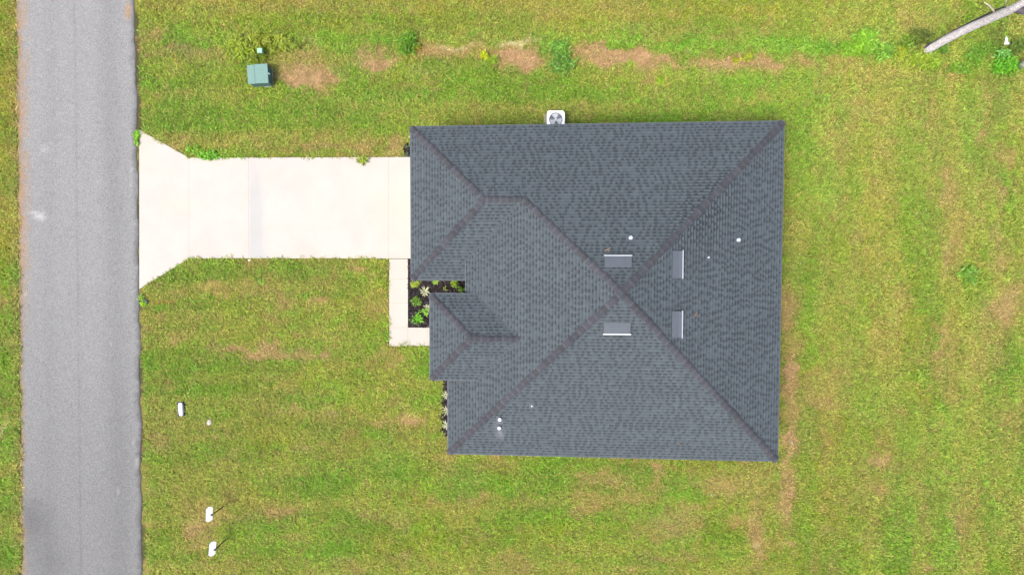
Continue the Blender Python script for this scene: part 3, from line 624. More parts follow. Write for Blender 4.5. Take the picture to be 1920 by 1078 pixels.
# roof vents: low slanted metal hoods with a bright lip on the downhill side
def roof_vent(px, py, zf, down, wd, dp, label):
    x, y, z = roofpt(px, py, zf); ax = np.array(down, float); t = np.array([-ax[1], ax[0]])
    def P(u, v, h): # u across, v downhill
        q = np.array([x, y]) + t * u + ax * v; return (q[0], q[1], zf(*q) + h)
    h1 = wd / 2; mb = MB()
    V = [P(-h1, -dp / 2, .035), P(h1, -dp / 2, .035), P(h1, dp / 2, .17), P(-h1, dp / 2, .17), P(-h1, -dp / 2, 0), P(h1, -dp / 2, 0), P(h1, dp / 2, .08), P(-h1, dp / 2, .08),
         P(-h1, dp / 2 - .06, .02), P(h1, dp / 2 - .06, .02)]
    mb.add(V, [(0, 1, 2, 3), (1, 0, 4, 5), (0, 3, 7, 8, 4), (2, 1, 5, 9, 6), (3, 2, 6, 7), (7, 6, 9, 8)])
    # raised centre panel seam
    o = mb.build('roof_vent', M['ventgrey'], house, hw); o['label'] = label
    m2 = MB(); a = h1 + .025
    V = [P(-a, dp / 2 + .006, .155), P(a, dp / 2 + .006, .155), P(a, dp / 2 + .055, .15), P(-a, dp / 2 + .055, .15), P(-a, dp / 2 + .006, .185), P(a, dp / 2 + .006, .185), P(a, dp / 2 + .055, .178), P(-a, dp / 2 + .055, .178)]
    m2.add(V, [(3, 2, 1, 0), (4, 5, 6, 7), (0, 1, 5, 4), (1, 2, 6, 5), (2, 3, 7, 6), (3, 0, 4, 7)]); m2.build('lip', M['acgrey'], o, hw)
    m3 = MB(); b = h1 - .03
    if abs(down[0]) > .5:
        V = [P(-b, dp * .18, .1275), P(b, dp * .18, .1275), P(b, dp * .44, .1635), P(-b, dp * .44, .1635)]
        m3.add([(v[0], v[1], v[2] + .006) for v in V], [(0, 1, 2, 3)]); m3.build('vent_slot', M['drip'], o, hw)
roof_vent(1158.5, 491, zN, (0, 1), 1.08, .44, 'metal roof vent on the north slope near the peak')
roof_vent(1156.5, 615, zS, (0, -1), 1.08, .44, 'metal roof vent on the south slope near the peak')
roof_vent(1269, 496, zE, (1, 0), 1.10, .40, 'northern metal roof vent of the two on the east slope')
roof_vent(1268, 608, zE, (1, 0), 1.08, .40, 'southern metal roof vent of the two on the east slope')
# plumbing pipes through the roof
def pipe(px, py, zf, r, h, label, sq=False):
    x, y, z = roofpt(px, py, zf); mb = MB()
    mb.lathe([(r, z - .1), (r, z + h - .02), (r * 1.15, z + h - .02), (r * 1.15, z + h), (r * .6, z + h)], (x, y), 14)
    o = mb.build('vent_pipe', M['galv'], house, hw); o['label'] = label
    f = MB(); k = r + .09
    f.add([(x - k, y - k, zf(x - k, y - k) + .03), (x + k, y - k, zf(x + k, y - k) + .03), (x + k, y + k, zf(x + k, y + k) + .03), (x - k, y + k, zf(x - k, y + k) + .03)], [(0, 1, 2, 3)])
    f.build('flashing', M['ventgrey'], o, hw)
pipe(1181.3, 446.5, zN, .066, .2, 'white plumbing pipe on the north slope')
pipe(1382.5, 450.5, zE, .066, .2, 'white plumbing pipe on the east slope')
pipe(1327.3, 483, zE, .032, .14, 'thin white pipe on the east slope')
pipe(937, 785, zS, .066, .22, 'upper white pipe of the close pair')
pipe(936, 801, zS, .066, .2, 'lower white pipe of the close pair')
pipe(997, 760.5, zS, .026, .12, 'thin white pipe on the south slope')

# ------------------------------------------------------------------ air conditioner
ac = empty('air_conditioner', (2.08, 7.97, 0), 0, 'white box air conditioning unit with round fan against the north wall', 'air conditioner')
mb = MB(); r = .1; R_ = .415
pl = [(sx * (R_ - r) + r * math.cos(a), sy * (R_ - r) + r * math.sin(a)) for sx, sy, a0 in ((1, 1, 0), (-1, 1, 90), (-1, -1, 180), (1, -1, 270)) for a in [math.radians(a0 + d) for d in (0, 22, 45, 68, 90)]]
mb.prism(pl, .08, .80); mb.build('cabinet', M['acgrey'], ac)
mb = MB(); mb.prism([(x * 1.25, y * 1.25) for x, y in pl], 0, .07); mb.build('pad', M['stone'], ac)
mb = MB(); n = 40; Rw = .33    # top pan: rounded square ring around the fan well
outer = []
for k in range(n):
    a = 2 * PI * k / n; c, s1 = math.cos(a), math.sin(a); q = (abs(c) ** 7 + abs(s1) ** 7) ** (-1 / 7) * R_ * 1.0; outer.append((c * q, s1 * q))
V = [(x, y, .84) for x, y in outer] + [(Rw * math.cos(2 * PI * k / n), Rw * math.sin(2 * PI * k / n), .87) for k in range(n)] + [(x, y, .802) for x, y in outer] + [(Rw * math.cos(2 * PI * k / n), Rw * math.sin(2 * PI * k / n), .81) for k in range(n)]
mb.add(V, [(k, (k + 1) % n, n + (k + 1) % n, n + k) for k in range(n)] + [(2 * n + k, 2 * n + (k + 1) % n, (k + 1) % n, k) for k in range(n)] + [(n + k, n + (k + 1) % n, 3 * n + (k + 1) % n, 3 * n + k) for k in range(n)])
mb.build('top_cover', M['signwhite'], ac)
MB().lathe([(Rw + .002, .803), (Rw - .02, .806)], (0, 0), 40).build('fan_well', M['acdark'], ac)
fan = MB()
for k in range(3):
    a0 = math.radians(98 + 120 * k); fan_v = []
    for i in range(7):
        a = a0 + math.radians(-34 + i * 11.3); zz = .815 + i * .004
        fan_v += [(.06 * math.cos(a), .06 * math.sin(a), zz), (.285 * math.cos(a), .285 * math.sin(a), zz)]
    fan.add(fan_v, [(2 * i, 2 * i + 1, 2 * i + 3, 2 * i + 2) for i in range(6)])
fan.lathe([(.07, .81), (.07, .85), (.04, .855)], (0, 0), 16); fan.build('fan', M['blade'], ac)
gr = MB()
for rr in (.12, .19, .26, .32): gr.tube([(rr * math.cos(2 * PI * k / 32), rr * math.sin(2 * PI * k / 32), .875) for k in range(33)], .003, 4)
for k in range(8): a = 2 * PI * k / 8; gr.tube([(0, 0, .875), (Rw * math.cos(a), Rw * math.sin(a), .875)], .003, 4)
gr.build('fan_guard', M['galv'], ac)

# ------------------------------------------------------------------ transformer and pedestal
tc = G(482.5, 138, .75)
tf = empty('transformer_cabinet', (tc[0], tc[1], 0), math.radians(3.5), 'pale green metal transformer cabinet on the lawn beside the leafy weeds', 'utility cabinet')
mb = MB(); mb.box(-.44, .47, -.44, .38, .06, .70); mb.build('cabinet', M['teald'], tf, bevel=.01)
mb = MB(); mb.box(-.49, -.14, -.465, .43, .68, .715); mb.build('rear_lid', M['teal'], tf, bevel=.012)
mb = MB(); mb.add([(-.12, -.475, .69), (.50, -.475, .69), (.50, .44, .69), (-.12, .44, .69), (-.12, -.475, .765), (.50, -.475, .745), (.50, .44, .745), (-.12, .44, .765)], [(3, 2, 1, 0), (4, 5, 6, 7), (0, 1, 5, 4), (1, 2, 6, 5), (2, 3, 7, 6), (3, 0, 4, 7)]); mb.build('front_hood', M['teal'], tf, bevel=.012)
mb = MB(); mb.box(.501, .56, -.06, .0, .60, .70); mb.tube([(.53, -.03, .70), (.53, -.03, .73)], .02); mb.build('hasp', M['galv'], tf)
mb = MB(); mb.box(-.46, .50, -.46, .40, 0, .06); mb.build('pad', M['capmat'], tf, bevel=.01)
for k in range(3): MB().tube([(.474, -.40 + k * .38, .5), (.474, -.40 + k * .38, .58)], .015, 6).build('hinge', M['teald'], tf)
pc = G(487, 95, .55)
pd = empty('cable_pedestal', (pc[0], pc[1], 0), 0, 'small mint green post box standing in tall weeds behind the transformer', 'utility post')
mb = MB(); mb.box(-.09, .09, -.08, .08, 0, .52); mb.build('post', M['teald'], pd, bevel=.02)
mb = MB(); mb.box(-.135, .135, -.13, .13, .50, .58, top=.86); mb.build('cap', M['mint'], pd, bevel=.02)
mb = MB(); mb.box(.09, .11, -.03, .03, .3, .42); mb.build('latch', M['galv'], pd)

# ------------------------------------------------------------------ yard signs, mailbox-like lid, small caps
def yard_sign(px, py, rz, label, lean):
    x, y = G(px, py); o = empty('yard_sign', (x, y, 0), rz, label, 'sign', 'white yard signs on black posts')
    mb = MB(); mb.tube([(0, 0, 0), (lean[0], lean[1], 1.33)], .026, 10); mb.lathe([(.05, 1.29), (.05, 1.345), (.03, 1.35)], lean, 12); mb.build('post', M['black'], o)
    k = .09; W_, H0, H1 = .34, 1.10, 1.35; xo = lean[0] - .05
    prof = [(-W_, H0 + k), (-W_ + k * .7, H0), (W_ - k * .7, H0), (W_, H0 + k), (W_, H1 - k), (W_ - k * .7, H1), (-W_ + k * .7, H1), (-W_, H1 - k)]
    n = len(prof); mb = MB()
    mb.add([(xo - (b - H0) * .70, lean[1] + a, b) for a, b in prof] + [(xo - .03 - (b - H0) * .70, lean[1] + a, b) for a, b in prof], [tuple(range(n)), tuple(range(n, 2 * n))[::-1]] + [(i, n + i, n + (i + 1) % n, (i + 1) % n) for i in range(n)])
    mb.build('panel', M['signwhite'], o)
    mb = MB(); mb.box(xo - .215, xo - .202, lean[1] - W_ + .03, lean[1] + W_ - .03, H1 - .10, H1 + .02); mb.build('rail', M['darkgrey'], o)
yard_sign(419.2, 948.8, math.radians(-2), 'white yard sign on a black post, farther from the bottom edge of the lawn', (0.0, 0.02))
yard_sign(424.6, 1009.6, math.radians(-5), 'white yard sign on a black post, nearer the bottom edge of the lawn', (.01, -.03))
bx_, by_ = G(338.3, 767, .2)
ub = empty('lidded_box', (bx_, by_, 0), math.radians(4), 'low oblong box with white lid and black corners between road and house', 'utility box')
mb = MB(); mb.box(-.165, .165, -.35, .35, 0, .20, top=.95); mb.build('body', M['darkgrey'], ub, bevel=.03)
mb = MB()
prof = [(-.11, .155), (-.10, .19), (-.05, .225), (.02, .235), (.08, .21), (.10, .18), (.10, .155)]; n = len(prof)
for sy in (0,):
    ys = [-.32, -.28, 0, .28, .32]; sc = [.7, 1, 1.06, 1, .7]; V = [(a * s2, yy, .15 + (b - .15) * (1 if 0 < i < 4 else .6)) for i, (yy, s2) in enumerate(zip(ys, sc)) for a, b in prof]
    mb.add(V, [(i * n + k, i * n + k + 1, (i + 1) * n + k + 1, (i + 1) * n + k) for i in range(4) for k in range(n - 1)] + [tuple(range(n))[::-1], tuple(4 * n + k for k in range(n))])
mb.build('lid', M['white'], ub, smooth=False)
for a in (-1, 1):
    for b in (-1, 1):
        MB().box(a * .13 - .03, a * .13 + .03, b * .28 - .06, b * .28 + .06, .17, .225).build('corner_clip', M['black'], ub, bevel=.01)
def ground_cap(name, px, py, r, h, m, label, cat):
    x, y = G(px, py); o = MB().lathe([(r * 1.25, -.02), (r * 1.2, h * .5), (r, h * .8), (r * .8, h), (r * .3, h + .006)], (0, 0), 20).build(name, m)
    o.location = (x, y, 0); return tag(o, label, cat)
ground_cap('cleanout_cap', 393.5, 791, .13, .10, M['capmat'], 'round pale weathered cap in the grass south-east of the oblong box', 'drain cap')
ground_cap('valve_cover', 273.5, 565.5, .12, .10, M['darkgrey'], 'small round grey valve cover at the road edge by the driveway corner', 'valve cover')
mx_, my_ = G(768.5, 252.5, .6)
st = empty('utility_stub', (mx_ + .06, my_, 0), 0, 'white pipe stub at the north-west corner of the house', 'pipe')
MB().tube([(0, .04, 0), (0, .04, .6)], .06, 10).tube([(0, -.1, 0), (0, -.1, .64)], .07, 10).build('pipe', M['white'], st)
def stone(px, py, r, label, cat='stone', m='stone'):
    x, y = G(px, py); mb = MB(); pts = [(r * random.uniform(.8, 1.1), z) for z in (0, .4 * r, .8 * r)] + [(r * .5, 1.2 * r)]
    mb.lathe(pts, (0, 0), 7); o = mb.build('stone', M[m]); o.location = (x, y, 0); tag(o, label, cat)
stone(1333, 927, .055, 'white stone in the grass south of the house', m='white'); stone(1500, 494.5, .055, 'white stone in the grass just east of the house', m='white')
stone(467.5, 488, .045, 'white pebble at the driveway\'s south edge by the stained joint', m='white'); stone(511.5, 487.5, .04, 'white pebble at the driveway\'s south edge, nearer the house', m='white')
stone(298, 813, .035, 'pale pebble in the grass below the oblong box'); stone(1484, 829, .06, 'pale stone on bare soil by the south-east roof corner'); stone(1413, 600, .01, 'x') if False else None
lx, ly = G(1070, 189); mb = MB(); mb.add([(-.07, 0, .1), (0, .04, .12), (.07, 0, .11), (0, -.04, .12)], [(0, 1, 2, 3)]); o = mb.build('fallen_leaf', mat('orange_leaf', (.45, .22, .03), .6, nscale=20, namt=.1)); o.location = (lx, ly, 0); tag(o, 'single orange leaf on the grass north of the house', 'leaf')
# debris on the roof
def twigs(px, py, zf, segs, label, m):
    x, y, z = roofpt(px, py, zf); X, Y, _ = Wp(x, y); mb = MB()
    for (a, b, c, d) in segs:
        mb.tube([(a, b, zf(x + a, y + b) - z + .05), (c, d, zf(x + c, y + d) - z + .06)], .014, 5)
    o = mb.build('fallen_twig', m); o.location = (X, Y, z); tag(o, label, 'twig')
twigs(1139, 468, zN, [(-.14, -.06, .12, .07), (0, 0, .06, -.07)], 'dry tan twig lying on the roof above the north vent', mat('tan_twig', (.2, .14, .085), .8, nscale=20, namt=.2))
twigs(1305, 590, zE, [(-.08, -.1, .02, .12), (0, 0, .1, -.09), (-.01, 0, -.1, .02)], 'reddish forked twig lying on the east slope of the roof', M['twig'])
twigs(1272, 831, zS, [(-.1, 0, .02, .06), (0, 0, .08, -.05)], 'faded brown twig lying near the roof\'s south eave', M['twig'])

# ------------------------------------------------------------------ trees
def limb(mb, p, d, L_, r0, r1, n=7, wob=.12, cs=(.36, .33, .32)):
    p = Vector(p); d = Vector(d).normalized(); pts = [p.copy()]; rr = [r0]
    for i in range(n):
        d = (d + Vector((random.uniform(-wob, wob), random.uniform(-wob, wob), random.uniform(-wob, wob) * .5))).normalized(); p = p + d * (L_ / n)
        pts.append(p.copy()); rr.append(r0 + (r1 - r0) * (i + 1) / n)
    mb.tube(pts, rr, 9, cs); return pts
bx0, by0 = G(1737, 94)
t1 = empty('dead_tree', (bx0, by0, 0), 0, 'tall bare pale tree trunk rising from weeds in the north-east corner', 'tree')
path_px = [(1737, 94, 0), (1764, 79.5, .98), (1798, 62, 2.2), (1832, 46, 3.35), (1866, 31.5, 4.5), (1893, 20, 5.5), (1921, 4, 6.4), (1950, -22, 7.3)]
tp = []
for a, b, z in path_px:
    X, Y = G(a, b, z); tp.append((X - bx0, Y - by0, z))
mb = MB(); mb.tube([(tp[0][0], tp[0][1], -.2)] + tp, [.25, .22, .195, .185, .18, .175, .165, .13, .10], 14, (.42, .385, .39)); mb.build('trunk', M['bark'], t1, smooth=True, hascol=True)
def T(px, py, z): X, Y = G(px, py, z); return (X - bx0, Y - by0, z)
def branch(pts, rad, cs):
    mb = MB(); mb.tube([T(*p) for p in pts], rad, 7, cs); mb.build('branch', M['bark'], t1, smooth=True, hascol=True)
branch([(1866, 27, 4.5), (1862, 19, 4.75), (1855, 11, 4.9), (1845, 5, 5.05)], [.05, .05, .04, .015], (.27, .25, .18))
branch([(1864, 20, 4.75), (1852, 12, 4.7)], [.03, .01], (.27, .25, .18))
branch([(1884, 20, 5.1), (1884, 12, 5.2)], [.055, .045], (.06, .05, .055)); branch([(1884, 12, 5.2), (1886, 4, 5.4), (1890, -6, 5.6)], [.035, .03, .015], (.27, .25, .18))
branch([(1897, 18, 5.6), (1908, 19, 5.7), (1925, 20, 6.0), (1970, 12, 6.8)], [.10, .15, .15, .08], (.085, .075, .085))  # thick fork: its shade is put into the dark bark colour
branch([(1897, 20, 5.5), (1905, 23, 5.5), (1916, 27, 5.7), (1930, 30, 6)], [.03, .025, .022, .01], (.25, .23, .19))
branch([(1832, 39, 3.4), (1829, 36, 3.5), (1832, 33, 3.6)], [.04, .03, .012], (.08, .07, .07))
# dark strip running up along one side of the trunk
mb = MB(); vp = []
for i, (a, b, z) in enumerate([(1731, 93, .05), (1745, 82, .6), (1768, 70, 1.3), (1797, 53, 2.3), (1822, 41, 3.1), (1845, 30, 4.0), (1866, 20, 4.7), (1884, 13, 5.2)]): vp.append(T(a, b, z))
mb.tube(vp, [.05, .035, .03, .03, .035, .045, .05, .03], 6, (.045, .038, .040)); mb.build('dark_strip', M['bark'], t1, hascol=True)
mb = MB(); q = tp[-1]; 
for d in ((1, .4, 1.2), (-.3, 1, 1.4), (.4, .8, 1)): limb(mb, q, d, 2.2, .07, .015)
mb.build('crown', M['bark'], t1, hascol=True)
cx0, cy0 = G(1907, 125.5)
t2 = empty('pale_tree', (cx0, cy0, 0), 0, 'pale trunk cut off by the right edge beside a bright green bush', 'tree')
mb = MB(); pts = limb(mb, (0, 0, -.1), (0.03, .01, 1), 6.5, .17, .10, 8, .03, (.30, .28, .25)); mb.build('trunk', M['bark'], t2, smooth=True, hascol=True)
mb = MB()
for d in ((1, -.2, .9), (.6, .9, 1), (.2, .3, 1.5)): limb(mb, pts[-1], d, 2.5, .06, .012)
mb.build('crown', M['bark'], t2, hascol=True)
# white litter
lx, ly = G(1887, 77, .95); mb = MB(); V = []
for j in range(6):
    for i in range(5): V.append(((i - 2) * .06 * (1 - .13 * j) + random.uniform(-.02, .02), (j - 2.5) * .075, .95 + random.uniform(-.05, .07)))
mb.add(V, [(j * 5 + i, j * 5 + i + 1, j * 5 + i + 6, j * 5 + i + 5) for j in range(5) for i in range(4)])
o = mb.build('litter', M['litter']); sl = o.modifiers.new('t', 'SOLIDIFY'); sl.thickness = .01; o.location = (lx, ly, 0); tag(o, 'crumpled white scrap lying on the weeds near the two bare trees', 'litter')

# ------------------------------------------------------------------ leafy plants
def plant(name, x, y, rx, ry, h, n, leaf, colr, label, cat, group=None, droop=.5, var=.7, part='foliage', stems=True):
    o = empty(name, (x, y, 0), 0, label, cat, group); colr = lin(colr) * .60
    ns = max(4, int(n / 16)); cl = rng.normal(0, .42, (ns, 2)); cl = cl / np.maximum(1, np.hypot(cl[:, 0], cl[:, 1]))[:, None]
    hh = h * (.55 + .5 * rng.random(ns)) * (1 - .35 * np.hypot(cl[:, 0], cl[:, 1]))
    k = rng.integers(0, ns, n); sp = .26 * min(rx, ry) + leaf * .25
    t = rng.random(n) ** .6
    bx = cl[k, 0] * rx * (.3 + .7 * t) + rng.normal(0, sp, n) * .5; by = cl[k, 1] * ry * (.3 + .7 * t) + rng.normal(0, sp, n) * .5; bz = hh[k] * t
    a = rng.random(n) * 2 * PI; el = rng.uniform(-.2, .9, n) - droop * .3; L_ = leaf * rng.uniform(.6, 1.25, n); wd = L_ * rng.uniform(.24, .4, n)
    d = np.stack([np.cos(a) * np.cos(el), np.sin(a) * np.cos(el), np.sin(el)], 1); sde = np.stack([-np.sin(a), np.cos(a), rng.uniform(-.4, .4, n)], 1)
    B = np.stack([bx, by, np.maximum(bz, .03)], 1); mid = B + d * (L_ * .5)[:, None]; tip = B + d * L_[:, None]; tip[:, 2] -= L_ * droop * .4; tip[:, 2] = np.maximum(tip[:, 2], .02)
    V = np.stack([B, mid + sde * wd[:, None] * .5, tip, mid - sde * wd[:, None] * .5], 1).reshape(-1, 3)
    c = colr * (1 + var * (rng.random((ns, 1))[k] - .5) + .5 * var * (rng.random((n, 1)) - .5)) * (1 + .18 * (rng.random((n, 3)) - .5))
    fastmesh(part, V, np.arange(4 * n).reshape(n, 4), np.repeat(c, 4, 0), M['leaf'], o)
    if stems:
        mb = MB()
        for i in range(min(ns, 10)): mb.tube([(0, 0, 0), (cl[i, 0] * rx * .5, cl[i, 1] * ry * .5, hh[i] * .6), (cl[i, 0] * rx * .9, cl[i, 1] * ry * .9, hh[i])], [.012, .009, .004], 5, (.12, .14, .05))
        mb.build('stem', M['bark'], o, hascol=True)
    return o
def rosette(x, y, r, n, label, tone=(232, 232, 196)):
    o = empty('rosette_plant', (x, y, 0), random.random() * 6, label, 'plant', 'white striped rosette plants in the mulch beds'); c0 = lin(tone) * .55; mb = MB()
    for k in range(n):
        a = 2 * PI * k / n + random.uniform(-.15, .15); L_ = r * random.uniform(.75, 1.1); c, s1 = math.cos(a), math.sin(a); up = random.uniform(.25, .9); W_ = r * .10; V = []
        for t, wf, zf_ in ((0, .5, 0), (.35, 1, .5), (.7, .8, .75), (1, .05, .6)):
            R1 = L_ * t; zz = .06 + zf_ * up * L_
            V += [(c * R1 - s1 * W_ * wf, s1 * R1 + c * W_ * wf, zz), (c * R1, s1 * R1, zz - .015), (c * R1 + s1 * W_ * wf, s1 * R1 - c * W_ * wf, zz)]
        mb.add(V, [(3 * i + j, 3 * i + j + 1, 3 * i + j + 4, 3 * i + j + 3) for i in range(3) for j in range(2)], tuple(c0 * random.uniform(.75, 1.1) * (np.array([.75, .95, .6]) if k % 4 == 3 else 1)))
    mb.build('leaf', M['leaf'], o, hascol=True); return o
YG = (150, 185, 50)
GRP = 'leafy shrubs in the mulch bed by the walkway'
for (px, py, r, h, n, leaf, c, lab) in [
    (781, 531, .30, .4, 110, .15, (176, 196, 60), 'yellow-green shrub in the mulch, nearest the driveway corner'),
    (816, 530, .20, .35, 70, .14, (150, 190, 60), 'small green shrub in the mulch under the garage eave'),
    (834, 541, .08, .2, 16, .12, (150, 170, 60), 'tiny sprig in the bare middle of the mulch bed'),
    (853, 530, .20, .45, 70, .15, (160, 200, 50), 'upper shrub in the inner corner of the mulch bed'),
    (863, 542, .22, .45, 90, .15, (110, 160, 40), 'lower shrub in the inner corner of the mulch bed'),
    (778, 565, .27, .45, 150, .13, (110, 155, 45), 'dark green shrub midway along the walkway bed'),
    (783, 598, .28, .45, 170, .13, (120, 190, 45), 'bright green shrub nearest the front walk corner'),
    (796, 585, .20, .4, 90, .12, (140, 195, 60), 'small shrub between the bright green one and the porch roof')]:
    x, y = G(px, py, .25); plant('garden_shrub', x, y, r, r, h, n, leaf, c, lab, 'shrub', GRP)
for px, py, r, n, lab in [(796.5, 547, .30, 13, 'white striped rosette plant in the middle of the walkway bed'), (801, 577, .24, 11, 'white striped rosette plant half hidden by the porch eave'),
                          (836, 741, .26, 11, 'striped rosette by the west wall, northernmost of its three'), (837, 770, .28, 10, 'striped rosette by the west wall, middle one of its three'), (837, 798, .30, 11, 'striped rosette by the west wall, southernmost of its three')]:
    x, y = G(px, py, .2); rosette(x, y, r, n, lab)
for px, py, lab in [(764, 275, 'dark leafed little plant at the back of the bed by the garage'), (762, 289, 'dark leafed little plant beside the driveway by the garage')]:
    x, y = G(px, py, .1); plant('bed_plant', x, y, .12, .12, .2, 26, .10, (110, 130, 90), lab, 'plant', 'small dark plants beside the garage')
WG = 'wild weeds along the north strip'
WEEDS = [
 (1600,95,20,14,.4,220,.17,(136,182,52),'leafy weeds below the feathery tall one'),(1700,82,18,16,.45,220,.16,(132,168,50),'weeds between the feathery weed and the dark shrub'),(1748,118,18,12,.35,190,.15,(150,184,46),'weeds just below the foot of the dead tree'),(1800,128,22,12,.35,220,.15,(128,176,48),'low weeds below the midway weeds'),(1850,92,20,14,.45,220,.14,(120,160,50),'weeds left of the bright green bush'),
  # px, py, rx, ry (px), height, leaves, leaf length, colour, label
 (452,92,34,20,.55,640,.17,(150,172,40),'bushy yellow-green weeds left of the mint post'),(490,76,38,14,.55,480,.17,(158,172,42),'yellow-green weeds above the mint post'),(535,82,44,14,.4,420,.16,(146,164,46),'low weeds trailing right of the mint post'),
 (480,108,22,9,.45,230,.16,(128,150,32),'darker weeds between the mint post and the green cabinet'),(765,84,23,17,.7,480,.14,(108,160,26),'rounded dark green bush on the strip north of the driveway'),(783,90,9,8,.4,70,.12,(186,170,60),'yellowing tuft beside the rounded dark bush'),
 (908,106,7,8,.4,80,.15,(190,204,30),'vivid yellow small weed on the north strip'),(922,112,11,12,.35,110,.14,(150,182,44),'green weed beside the vivid yellow one'),(1050,92,24,16,.5,240,.2,(120,172,56),'tall grassy tuft at the edge of bare soil'),(1052,118,20,20,.4,220,.2,(112,160,56),'cool green grassy tuft below the taller tuft'),
 (1238,150,8,8,.25,60,.12,(150,190,30),'small bright weed north of the roof'),(1380,114,7,8,.3,60,.12,(188,196,40),'yellow weed on bare soil, left of two'),(1403,110,11,9,.3,90,.12,(178,190,40),'yellow weed on bare soil, right of two'),(1160,84,40,7,.3,230,.16,(136,176,50),'low green weeds bordering pink soil'),
 (1470,90,22,10,.35,200,.15,(132,176,58),'low weeds west of the long weedy strip'),(1510,85,18,13,.4,210,.15,(140,186,56),'first leafy clump of the weedy strip'),(1545,90,18,14,.4,210,.16,(128,178,50),'second leafy clump of the weedy strip'),(1582,92,20,13,.4,230,.16,(136,186,52),'third leafy clump of the weedy strip'),
 (1622,78,22,24,.8,420,.24,(142,196,52),'feathery tall green weed in the strip'),(1655,98,20,16,.5,260,.2,(132,184,58),'leafy weeds right of the feathery one'),(1690,100,16,12,.35,160,.16,(164,180,50),'yellowish weeds left of the dead tree'),(1722,112,26,16,.5,420,.15,(156,182,52),'yellow-green bush at the foot of the dead tree'),
 (1727,72,22,18,.8,430,.13,(112,130,48),'dark dull shrub behind the dead tree trunk'),(1768,92,18,12,.4,170,.15,(118,164,54),'low weeds just right of the dead tree'),(1830,105,26,20,.4,330,.15,(120,170,50),'weeds midway between the two trees'),(1882,121,24,20,.7,520,.16,(110,182,40),'bright green leafy bush by the second trunk'),
 (1876,104,14,10,.75,140,.17,(130,192,88),'pale leaf tops above the bright green bush'),(1908,88,22,22,.6,340,.13,(112,138,52),'dark weeds near the white scrap'),(1870,62,30,20,.35,230,.13,(140,156,62),'dull weeds left of the white scrap'),
 (395,291,20,7,.3,200,.16,(122,190,36),'bright clump spilling on to the driveway corner'),(362,280,16,7,.25,120,.15,(130,178,44),'weeds along the slanting driveway edge'),(257,262,4,26,.2,160,.12,(140,200,30),'green weeds in the gap between road and driveway'),(269,571,5,5,.25,60,.1,(160,214,10),'vivid green weed beside the grey valve cover'),
 (266,556,6,8,.2,60,.12,(140,186,50),'green weeds at the bottom driveway corner'),(1540,188,12,10,.35,120,.2,(140,172,54),'grass tuft north-east of the roof'),(1815,512,14,12,.3,120,.26,(126,172,58),'starry grass tuft in the east lawn'),(1720,705,16,12,.3,150,.2,(148,174,54),'yellow-green tuft in the lower east lawn'),
 (365,690,6,5,.2,40,.14,(126,170,54),'small leafy weed in the front lawn'),(488,528,5,8,.2,36,.14,(130,172,50),'lone leafy weed below the driveway'),
 (679,300,10,6,.2,40,.2,(160,180,60),'grass runner creeping over the driveway\'s north edge')]
for px, py, rx, ry, h, n, leaf, c, lab in WEEDS:
    x, y = G(px, py, h * .4); plant('weed_clump', x, y, rx / 38.5 * 1.1, ry / 38.5 * 1.1, h * 1.15, int(n * 1.5), leaf * 1.15, c, lab, 'weeds', WG if py < 135 else 'weeds scattered in the lawn', stems=False)

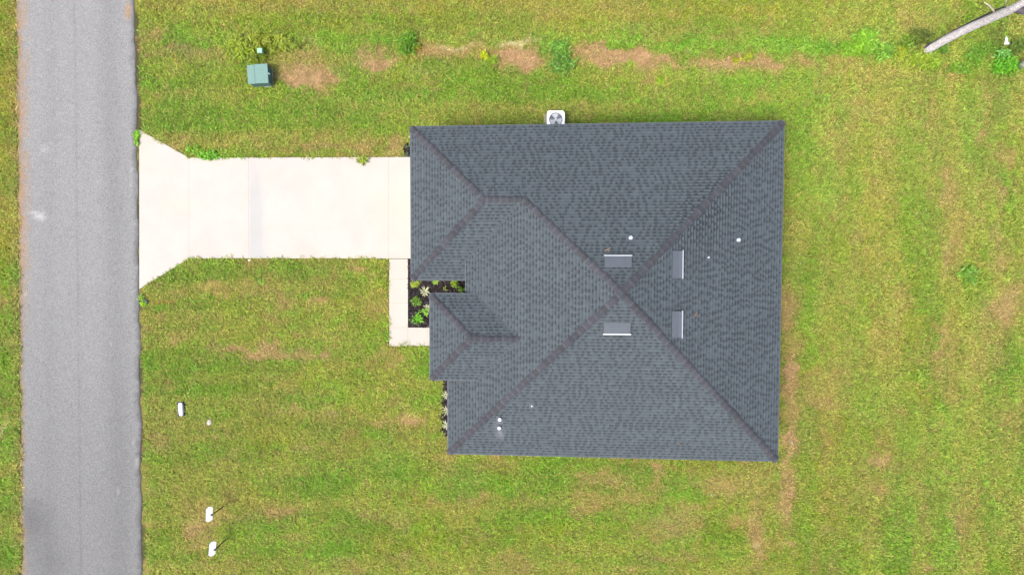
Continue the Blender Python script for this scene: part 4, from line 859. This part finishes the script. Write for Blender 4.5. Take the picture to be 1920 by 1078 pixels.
# ------------------------------------------------------------------ grass: individual blades, one object
def grass():
    X0, X1, Y0, Y1 = -27, 27, -15.8, 15.8; A = (X1 - X0) * (Y1 - Y0); NT = int(A * 120)
    cx = rng.uniform(X0, X1, NT); cy = rng.uniform(Y0, Y1, NT)
    hx0, hx1, hy0, hy1 = -4.0, 11.3, -6.9, 6.9
    keep = ~((cx > hx0 + 2) & (cx < hx1) & (cy > hy0) & (cy < hy1)) & ~((cx > -4) & (cx < -1) & (cy > .9) & (cy < hy1))
    e = rng.normal(0, .035, NT)
    keep &= road_dist(cx, cy) + e - np.where(cx > -21, .10 + .26 * sstep(.42, .68, fbm(cx * 2, cy * 1.1, 43, 3)), .02) > 0
    for P, g_ in ((DRIVE, .05), (WALK_A, .06), (BED_A, .03), (BED_B, .03), (BED_C, .03)):
        ins_ = inside(P, cx, cy); dd = seg_dist(P, cx, cy); keep &= ~(ins_ | (dd < g_ + e * .9))
    keep &= ~((cx > G(826, 0)[0]) & (cx < 0) & (cy > G(0, 810)[1]) & (cy < G(0, 722)[1]))
    cx, cy = cx[keep], cy[keep]
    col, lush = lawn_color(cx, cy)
    k = rng.random(len(cx)) < (.24 + .85 * lush); cx, cy, col, lush = cx[k], cy[k], col[k], lush[k]
    NB = 9; n = len(cx) * NB; ti = np.repeat(np.arange(len(cx)), NB)
    size = (.55 + .75 * lush) * (.7 + .6 * rng.random(len(cx))) * (.75 + .5 * fbm(cx * .9, cy * .9, 200, 3))
    a = rng.random(n) * 2 * PI; off = rng.normal(0, .045, (n, 2))
    L_ = (.13 + .12 * rng.random(n)) * size[ti]; el = rng.uniform(.05, 1.15, n); wd = rng.uniform(.009, .019, n) * (.7 + .5 * lush[ti])
    B = np.stack([cx[ti] + off[:, 0], cy[ti] + off[:, 1], np.zeros(n)], 1)
    # keep blade roots off the paving
    d = np.stack([np.cos(a) * np.cos(el), np.sin(a) * np.cos(el), np.sin(el)], 1); sd_ = np.stack([-np.sin(a), np.cos(a), rng.uniform(-.3, .3, n)], 1)
    mid = B + d * (L_ * .55)[:, None]; tip = B + d * L_[:, None]; tip[:, 2] = np.maximum(tip[:, 2] - L_ * .25, .012); mid[:, 2] += .008
    V = np.stack([B, mid + sd_ * wd[:, None], tip, mid - sd_ * wd[:, None]], 1).reshape(-1, 3)
    tj = 1 + .38 * (rng.random((len(cx), 1)) - .5); hue = rng.random((len(cx), 1)) - .5
    ct = col * 1.72 * tj * (1 + hue * np.array([.22, .0, .1]))
    c = ct[ti] * (1 + .72 * (rng.random((n, 1)) - .5))
    straw = rng.random(n) < (.05 + .30 * (1 - lush[ti])); c[straw] = lin((200, 178, 112)) * KG * rng.uniform(.7, 1.3, (straw.sum(), 1))
    return fastmesh('grass', V, np.arange(4 * n).reshape(n, 4), np.repeat(c, 4, 0), M['grass'])
tag(grass(), 'rough green and straw coloured grass covering the lawn', 'grass', kind='stuff')
print('faces', sum(len(o.data.polygons) for o in bpy.data.objects if o.type == 'MESH'))
